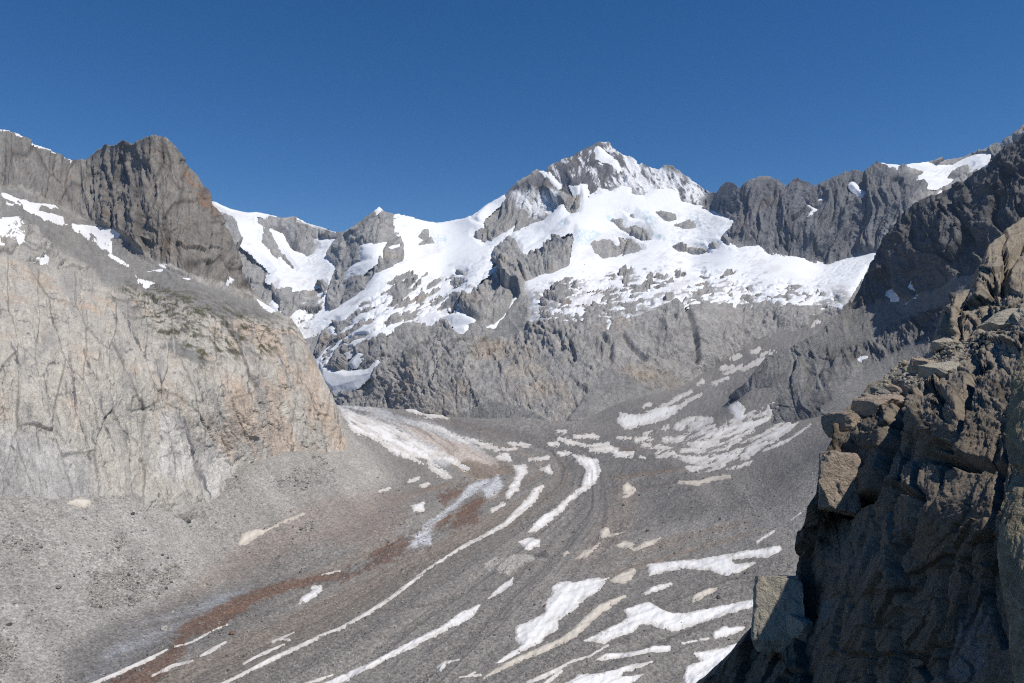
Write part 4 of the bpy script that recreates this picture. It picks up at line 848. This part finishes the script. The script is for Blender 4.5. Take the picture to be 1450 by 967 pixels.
# =================================================================== the near cliff at the right
CROPS[14] = (1200, 300, 3.224); CROPS[15] = (1000, 560, 2.376); CROPS[16] = (1200, 560, 2.376)
M_near = rock_mat('near_gneiss', .04, bump=1.0, var=.34, dist=.9)
E_TOP = [(940, 1015), (985, 990)] + K(15, "20,967 70,900 130,830 150,795 250,760 297,740 300,640 305,560 328,450 340,375 368,335 380,260 398,205 428,150 432,95 480,52") + \
    K(14, "0,880 60,830 100,775 180,740 240,683 300,660 350,630 380,590 400,530 415,480 430,430 490,390 540,350 590,310 600,270 625,200 650,130 700,100 750,60 806,20") + [(1560, 230), (1640, 190)]
E_TOP = sorted(E_TOP)
E_BOT = [(940, 1060), (1640, 1060)]
E_CT = [(940,1015,47),(1008,967,43),(1030,939,42.5),(1055,909,42),(1063,895,42),(1105,880,42.5),(1124,808,41.5),(1130,783,41.5),(1139,749,41.5),(1144,718,40),(1155,699,41),(1160,669,42),(1168,644,43),(1181,594,46),(1202,580,50),(1231,539,58),(1256,529,61),(1293,505,66),(1308,495,68),(1318,483,70),(1329,449,73),(1333,433,75),(1367,408,79),(1386,384,84),(1402,340,95),(1433,319,104),(1450,306,110),(1560,230,120),(1640,190,120),
 (1250,556,50),(1290,545,48),(1330,535,46),(1300,520,57),(1350,505,53),(1350,520,48),(1400,490,50),(1380,500,50),(1440,455,52),(1440,475,47),(1500,430,52),
 (1335,492,63),(1380,480,60),(1410,468,58),(1440,440,57),(1345,450,67),(1400,430,65),(1400,360,84),(1390,400,72),(1440,400,70),(1430,340,96),(1450,350,90),(1560,330,85),(1560,420,58),
 (1210,600,44),(1230,590,43),(1270,580,40),(1300,575,36.5),(1350,563,34),(1400,540,33),(1440,520,32),(1500,500,31),
 (1250,640,38),(1300,640,33.5),(1350,620,28),(1400,620,25.5),(1450,600,24),(1560,560,24),(1640,520,24),
 (1185,640,42.5),(1205,640,42),(1215,645,40),(1180,700,40.5),(1195,720,41),(1210,700,39),(1250,700,33.5),(1300,700,26.5),(1350,700,23),(1400,700,20.8),(1450,700,19),(1560,700,15.5),(1640,700,14),
 (1150,780,39.6),(1200,800,34),(1250,800,27.5),(1300,800,24.5),(1350,800,21.5),(1400,800,19.5),(1450,800,18),(1560,800,14.3),(1640,800,13),
 (1135,860,40),(1150,900,36.5),(1200,900,30),(1250,900,26),(1300,900,23),(1350,900,20.3),(1400,900,18.3),(1560,900,13.6),
 (1100,940,38.5),(1060,945,41),(940,1060,45),(1008,1060,40),(1100,1060,33),(1200,1060,26.5),(1300,1060,20.5),(1400,1060,16.5),(1560,1060,12.5),(1640,1060,11.5)]
xs = resample(E_TOP, STEP)
PX, PY, YY = mass(E_TOP, E_BOT, 0, 0, E_CT, 560, 1.2, 9, seed=9, xs=xs)
P = at(PX, PY, YY); N0 = normals(P); N0 *= np.sign(-(N0*P).sum(-1, keepdims=True)); vt = np.linspace(0, 1, PX.shape[0])[:, None]
def soft(poly, wdt=14): return smooth(-wdt, wdt, sdf(PX, PY, poly))
def terr(h, k, s=.25):
    t = h*k; f = np.floor(t); r = t-f; return (f + smooth(.5-s, .5+s, r))/k
ed = fbm(P, 1.6, 5, .6, seed=101)
tilt = P @ np.array([[.93, .1, .35], [-.1, .99, 0], [-.35, 0, .93]])
ledge = soft(K(14, "60,840 240,690 350,640 440,590 530,590 640,540 790,460 900,400 900,480 720,540 520,640 480,720 300,780 100,860"), 8)
cN, eN = crags(PX, PY, 95, 3.2, .40, 41, 3, .5, .12)
cM, eM = crags(PX, PY, 46, 2.6, .35, 44, 3, .55, .12)
cQ, eQ = crags(PX, PY, 15, 1.6, .3, 47, 4, .6, .15)
cU, eU = crags(PX, PY, 60, 1.1, .5, 51, 5, .52, .4)
up = smooth(660, 560, PY)
rough = ((1-up)*(.60*cN + .30*cM + .30*cQ) + up*(.60*cU+.3*cQ) + .45*crags(PX, PY, 6, 1.4, .3, 60, 2, .5, .2)[0])*YY/F
b4 = fbm(P, .5, 5, .65, seed=105, kind='b')
rough = rough + .05*b4
rough = rough*(1-.45*ledge) + ledge*.35*fbm(P, 1.1, 4, .65, seed=106, kind='r')
for w_, dp, s_ in [(10, 1.1, "240,330 205,470 165,560 172,700 160,967"), (3, .5, "335,540 312,800 300,967"), (5, .8, "500,455 425,520 412,640 390,710 345,800 312,900 318,967"), (7, .9, "150,300 95,440 52,560 0,690"),
                   (10, 1.2, "530,180 500,300 495,450 490,560"), (2, .3, "0,870 150,872 250,860 300,830"), (14, 1.6, "0,390 70,335 130,220 150,100 160,60"), (6, .9, "150,315 220,322 245,240 300,160 350,180"), (9, 1.1, "300,215 400,222 520,215"),
                   (5, .8, "120,610 75,700 70,830 75,967"), (5, .7, "390,0 385,130 360,170"), (3, .5, "500,560 480,640 500,760 540,850"), (3, .4, "230,600 215,640 100,780"), (3, .45, "340,430 350,520 335,600")]:
    pts = [(a, b, float(w_)) for a, b in K(16, s_)]
    rough = rough - dp*smooth(-5, w_*.35, stroke(PX+ed*4, PY+ed*3, pts))
for w_, dp, s_ in [(12, 1.8, "440,460 425,560 350,640"), (6, 1.2, "640,330 620,420 640,540"), (5, 1.0, "570,330 510,440 500,580"), (8, 1.6, "800,150 730,250 715,340 630,340"), (6, 1.0, "230,880 250,800 200,780"), (5, .9, "640,700 560,740 540,900"), (4, .7, "330,800 380,780 440,870")]:
    pts = [(a, b, float(w_)) for a, b in K(14, s_)]
    rough = rough - dp*smooth(-5, w_*.35, stroke(PX+ed*4, PY+ed*3, pts))
R = P + N0*(rough*(1-.55*smooth(.95, 1, vt)))[..., None]
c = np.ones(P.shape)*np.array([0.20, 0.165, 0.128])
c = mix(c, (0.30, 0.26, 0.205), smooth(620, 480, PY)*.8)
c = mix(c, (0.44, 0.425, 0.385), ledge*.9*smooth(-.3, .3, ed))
c = mix(c, (0.20, 0.21, 0.22), soft(K(16, "330,830 400,725 480,730 480,900 440,967 310,967"), 8)*.8)  # slab's bluish skylight, put into its colour
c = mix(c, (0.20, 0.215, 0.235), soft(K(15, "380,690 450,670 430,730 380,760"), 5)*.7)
c = mix(c, (0.24, 0.19, 0.14), smooth(.1, .5, fbm(P, 2.5, 4, .6, seed=107))*.6)
c = mix(c, (0.085, 0.08, 0.075), smooth(.12, .4, fbm(P, 1.6, 5, .65, st=(1, 1, .35), seed=108))*.75)
c = mix(c, (0.30, 0.29, 0.26), smooth(.25, .45, fbm(P, .9, 5, .7, seed=109))*.5)
c = mix(c, (0.10, 0.105, 0.045), ledge*smooth(.15, .3, fbm(P, 1.2, 4, .6, seed=110))*.7)
c = c*(1+.35*fbm(P, .8, 6, .68, seed=111)+.2*pfbm(PX, PY, 5, 2, .3, 49, octs=3))[..., None]
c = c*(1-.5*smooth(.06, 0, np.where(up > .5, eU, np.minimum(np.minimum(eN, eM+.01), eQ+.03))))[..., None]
Rb = R; top = R[-1]; rows = []
for k in range(1, 8):
    t = (k/7)**1.3; r = top.copy(); r[:, 0] += 14*t; r[:, 1] += 26*t; r[:, 2] -= 22*t*t; rows.append(r)
Rb = np.concatenate([R, np.stack(rows)], 0)
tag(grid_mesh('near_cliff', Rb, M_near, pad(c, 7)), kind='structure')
NEAR = R

# the pillar at the right edge
G_L = [(1060, 1424), (967, 1432), (900, 1424), (860, 1418), (800, 1408), (760, 1405), (720, 1410), (690, 1420), (668, 1434), (655, 1424), (620, 1419), (580, 1421), (540, 1428), (500, 1440), (465, 1454), (430, 1476), (300, 1540), (0, 1700), (-300, 1900)]
pyv = np.arange(1060, -300, -1.6)
lx = np.interp(-pyv, [-a for a, b in G_L], [b for a, b in G_L]) + 5
k_ = .3; Yz = (9.5/(1-k_*(CY-pyv)/F))[:, None]; Yz = np.clip(Yz, 6.5, 16)
X0 = (lx[:, None]-CX)/F*Yz; Z1 = (CY-pyv[:, None])/F*Yz
# a rounded column: first its hidden far side, then the edge, then the face that turns towards the camera
kb = np.linspace(1, 0, 40)[None, :-1]; ang = np.linspace(0, 1.5, 150)[None, :]; fl_ = np.linspace(0, 1, 200)[None, 1:]
ray = np.stack([(lx-CX)/F, np.ones_like(lx)], -1); ray /= np.linalg.norm(ray, axis=1)[:, None]
Xb = X0 + ray[:, :1]*5*kb + 1.6*kb; Yb = Yz + ray[:, 1:]*5*kb + 0*X0
ra, rb = .75, .65
Xf = X0 + ra*(1-np.cos(ang)); Yf = Yz - rb*np.sin(ang)
Xg_ = Xf[:, -1:] + 5*fl_; Yg_ = Yf[:, -1:] - .9*fl_
P = np.stack([np.concatenate([Xb, Xf, Xg_], 1), np.concatenate([Yb, Yf, Yg_], 1), np.broadcast_to(Z1, (len(pyv), 39+150+199))], -1); N0 = normals(P)
if (N0[..., 0].mean() > 0): N0 = -N0
h = .06*fbm(P, 1.6, 4, .55, st=(1, 1, .4), seed=121, warp=.5) + .04*fbm(P, .35, 5, .65, st=(1, 1, .12), kind='b', seed=122)
R = P + N0*h[..., None]
vs = fbm(P, .35, 4, .65, st=(1, 1, .1), seed=123)
c = np.ones(P.shape)*np.array([0.31, 0.26, 0.185]); c = mix(c, (0.36, 0.30, 0.19), smooth(.05, .35, vs)*.8); c = mix(c, (0.14, 0.13, 0.12), smooth(-.05, -.35, vs)*.8)
tag(grid_mesh('rock_pillar', R, M_near, c), kind='structure')

# ------------------------------------------------------------------ blocks that stand on the near cliff
def ico5():
    import bmesh
    bm = bmesh.new(); bmesh.ops.create_icosphere(bm, subdivisions=6, radius=1)
    v = np.array([x.co[:] for x in bm.verts]); f = np.array([[q.index for q in x.verts] for x in bm.faces]); bm.free(); return v, f
IV[6] = ico5()
def block(px, py, Y, dims, rz, ry, rx, seed, mat, label, cham=.86, name='rock_block', rgh=.05, group=None):
    r = np.random.default_rng(seed); v, f = IV[6]; v = v*1.9
    pl = [(1,0,0),(-1,0,0),(0,1,0),(0,-1,0),(0,0,1),(0,0,-1)]
    for a in pl:
        a = np.array(a, float) + r.normal(size=3)*.09; a /= np.linalg.norm(a); t = v @ a; v = v - np.outer(np.maximum(0, t-1), a)
    for k in range(22):
        a = np.sign(r.normal(size=3))*r.uniform(.35, 1, 3); 
        if k % 2: a[r.integers(3)] *= .1
        a /= np.linalg.norm(a); t = v @ a; o = np.max(t)*r.uniform(cham-.10, cham+.06); v = v - np.outer(np.maximum(0, t-o), a)
    d = np.array(dims)/2; W = v*d
    nn_ = v/np.linalg.norm(v, axis=1)[:, None]
    fc, fe = crags(W[:, 0]+.6*W[:, 1]+seed, W[:, 2]+.35*W[:, 1], d.min()*.9, 1.2, .3, seed, 4, .5, .25)
    hh = .30*fc + rgh*d.min()*(1.6*fbm(W+seed, d.min()*1.1, 4, .6, kind='b') + 1.0*terr(fbm(W-seed, d.min()*.7, 3, .5, warp=.5), 4))
    W = W + nn_*hh[:, None]
    from mathutils import Euler
    me = mesh_vf(name, W, f, mat, True)
    o = bpy.data.objects.new(name, me); col.objects.link(o); o.location = at(px, py, Y); o.rotation_euler = Euler((rx, ry, rz))
    return tag(o, label, 'rock', group)
M_b1 = rock_mat('pale_granite', .06, bump=.9, var=.16, use_col=False, base=(.40, .365, .30))
M_b2 = rock_mat('tan_granite', .06, bump=.9, var=.2, use_col=False, base=(.36, .295, .235))
M_b3 = rock_mat('grey_granite', .06, bump=.9, var=.2, use_col=False, base=(.30, .285, .25))
block(1102, 870, 39.4, (2.5, 2.4, 4.0), -.42, .0, -.42, 1, M_b1, "big pale cubic rock standing at the lower left edge of the near cliff", cham=.93)
block(1129, 843, 40.6, (1.3, 1.6, 2.0), .6, .2, -.3, 5, M_b3, "grey tilted block leaning on the right of the big pale cubic rock")
block(1133, 890, 37.6, (1.1, 1.2, 1.1), .6, .2, 0, 2, M_b1, "small pale block wedged right of the big cubic rock")
block(1190, 684, 40.0, (2.3, 2.2, 3.4), -.42, .05, -.42, 3, M_b2, "large tan block with a flat top on the cliff edge", cham=.9)
#block(1168, 737, 38.8, (1.5, 2, 1.0), .2, .45, 0, 9, M_b1, "pale sloping slab under the large tan block")
block(1196, 601, 45.0, (1.7, 2.0, 1.5), .4, .1, 0, 4, M_b2, "squarish tan block above the large tan one")
block(1197, 621, 44.5, (1.0, 1.0, 1.0), .7, .3, .2, 6, M_b3, "small pale-topped stone between two tan blocks")
#block(1224, 615, 42.5, (1.3, 1.6, 2.3), .3, .5, .1, 7, M_b3, "upright grey block right of the squarish tan block")
#block(1262, 618, 38, (.9, 1.5, 2.4), .2, .55, .1, 8, M_b2, "leaning narrow slab catching the sun at the shadow's edge")
block(1340, 527, 48, (2.6, 2.2, 1.0), .3, -.1, .1, 10, M_b1, "pale flat boulder lying on the sunny rubble ledge")
block(1305, 521, 53, (1.9, 1.8, 1.3), .8, .1, .1, 12, M_b2, "blocky tan boulder near the middle of the rubble ledge")
block(1430, 452, 55, (3.4, 2.6, 1.1), .3, -.35, .1, 11, M_b1, "long pale sunlit slab at the upper right end of the ledge")
block(1334, 488, 62, (1.8, 1.5, .9), .3, -.2, .1, 13, M_b1, "pale stone at the foot of the shaded upper crag")
block(1245, 573, 45, (2.8, 2.4, 1.1), .3, -.15, .1, 14, M_b2, "tan slab at the lower left of the rubble ledge")
# rubble on the ledge
ok = np.argwhere((sdf(*[a for a in pix(NEAR)], K(14, "60,850 240,690 350,640 440,595 530,590 640,550 800,470 800,510 720,580 520,700 480,740 300,800 100,890")) > 0))
rr = np.random.default_rng(77); nprot = [mesh_vf('stone', *rock_shape(3, 300+j, ncut=11), m_) for j, m_ in enumerate([M_b1, M_b3, M_b2, M_b3])]
for i in range(150):
    a = ok[rr.integers(len(ok))]; p = NEAR[a[0], a[1]]; s = .13*(1-rr.random())**(-.5); s = min(s, .6)
    o = bpy.data.objects.new('stone', nprot[rr.integers(4)]); col.objects.link(o); o.location = p + np.array([0, 0, s*.2]); o.scale = (s, s*rr.uniform(.7, 1), s*rr.uniform(.4, .8)); o.rotation_euler = (rr.uniform(-.4, .4), rr.uniform(-.4, .4), rr.uniform(0, 6))
    tag(o, "loose angular stone in the rubble on the sunny ledge of the near cliff", 'stone', 'loose stones on the rubble ledge')
# finer rubble between them
FP = NEAR; m0 = np.zeros(NEAR.shape[:2], bool); m0[ok[:, 0], ok[:, 1]] = True
stones('ledge_rubble', 1500, m0, (.9, 5.0), [M_b1, M_b3, M_b2, M_b3], 5)
# the cliff beyond the view: unseen crags added to shade what lies left
def crag(name, c0, dims, seed, rot=(0, 0, 0)):
    v, f = IV[6]; r = np.random.default_rng(seed); v = v.copy()
    for k in range(14):
        a = r.normal(size=3); a[2] *= .5; a /= np.linalg.norm(a); t = v @ a; v = v - np.outer(np.maximum(0, t-r.uniform(.6, .85)), a)
    W = v*np.array(dims); W = W + (v/np.linalg.norm(v, axis=1)[:, None])*(1.5*terr(fbm(W, 6, 5, .6, kind='b', seed=seed), 3))[:, None]
    o = bpy.data.objects.new(name, mesh_vf(name, W, f, M_crag, True)); col.objects.link(o); o.location = c0; o.rotation_euler = rot
    return tag(o, kind='structure')
M_crag = rock_mat('crag_gneiss', .1, use_col=False, base=(.2, .175, .15))
crag('upper_shade_crag', (47, 25, 4), (12, 13, 22), 3)
crag('side_shade_crag', (36, 6, -2), (14, 14, 24), 5)

# ------------------------------------------------------------------ the air
m, n, b = new_mat('mountain_air'); n.nodes.remove(b); pv = n.nodes.new('ShaderNodeVolumePrincipled')
pv.inputs['Color'].default_value = (0.50, 0.68, 1.0, 1); pv.inputs['Density'].default_value = 2.5e-5; pv.inputs['Anisotropy'].default_value = 0.0
n.links.new(pv.outputs[0], n.nodes['Material Output'].inputs['Volume'])
me = bpy.data.meshes.new('haze'); X0_, X1_, Y0_, Y1_, Z0_, Z1_ = -9000, 9000, -300, 10500, -2700, 1900
v = [(x, y, z) for x in (X0_, X1_) for y in (Y0_, Y1_) for z in (Z0_, Z1_)]
me.from_pydata(v, [], [(0, 1, 3, 2), (4, 6, 7, 5), (0, 4, 5, 1), (2, 3, 7, 6), (0, 2, 6, 4), (1, 5, 7, 3)]); me.materials.append(m)
hz = bpy.data.objects.new('haze', me); col.objects.link(hz); tag(hz, kind='stuff')
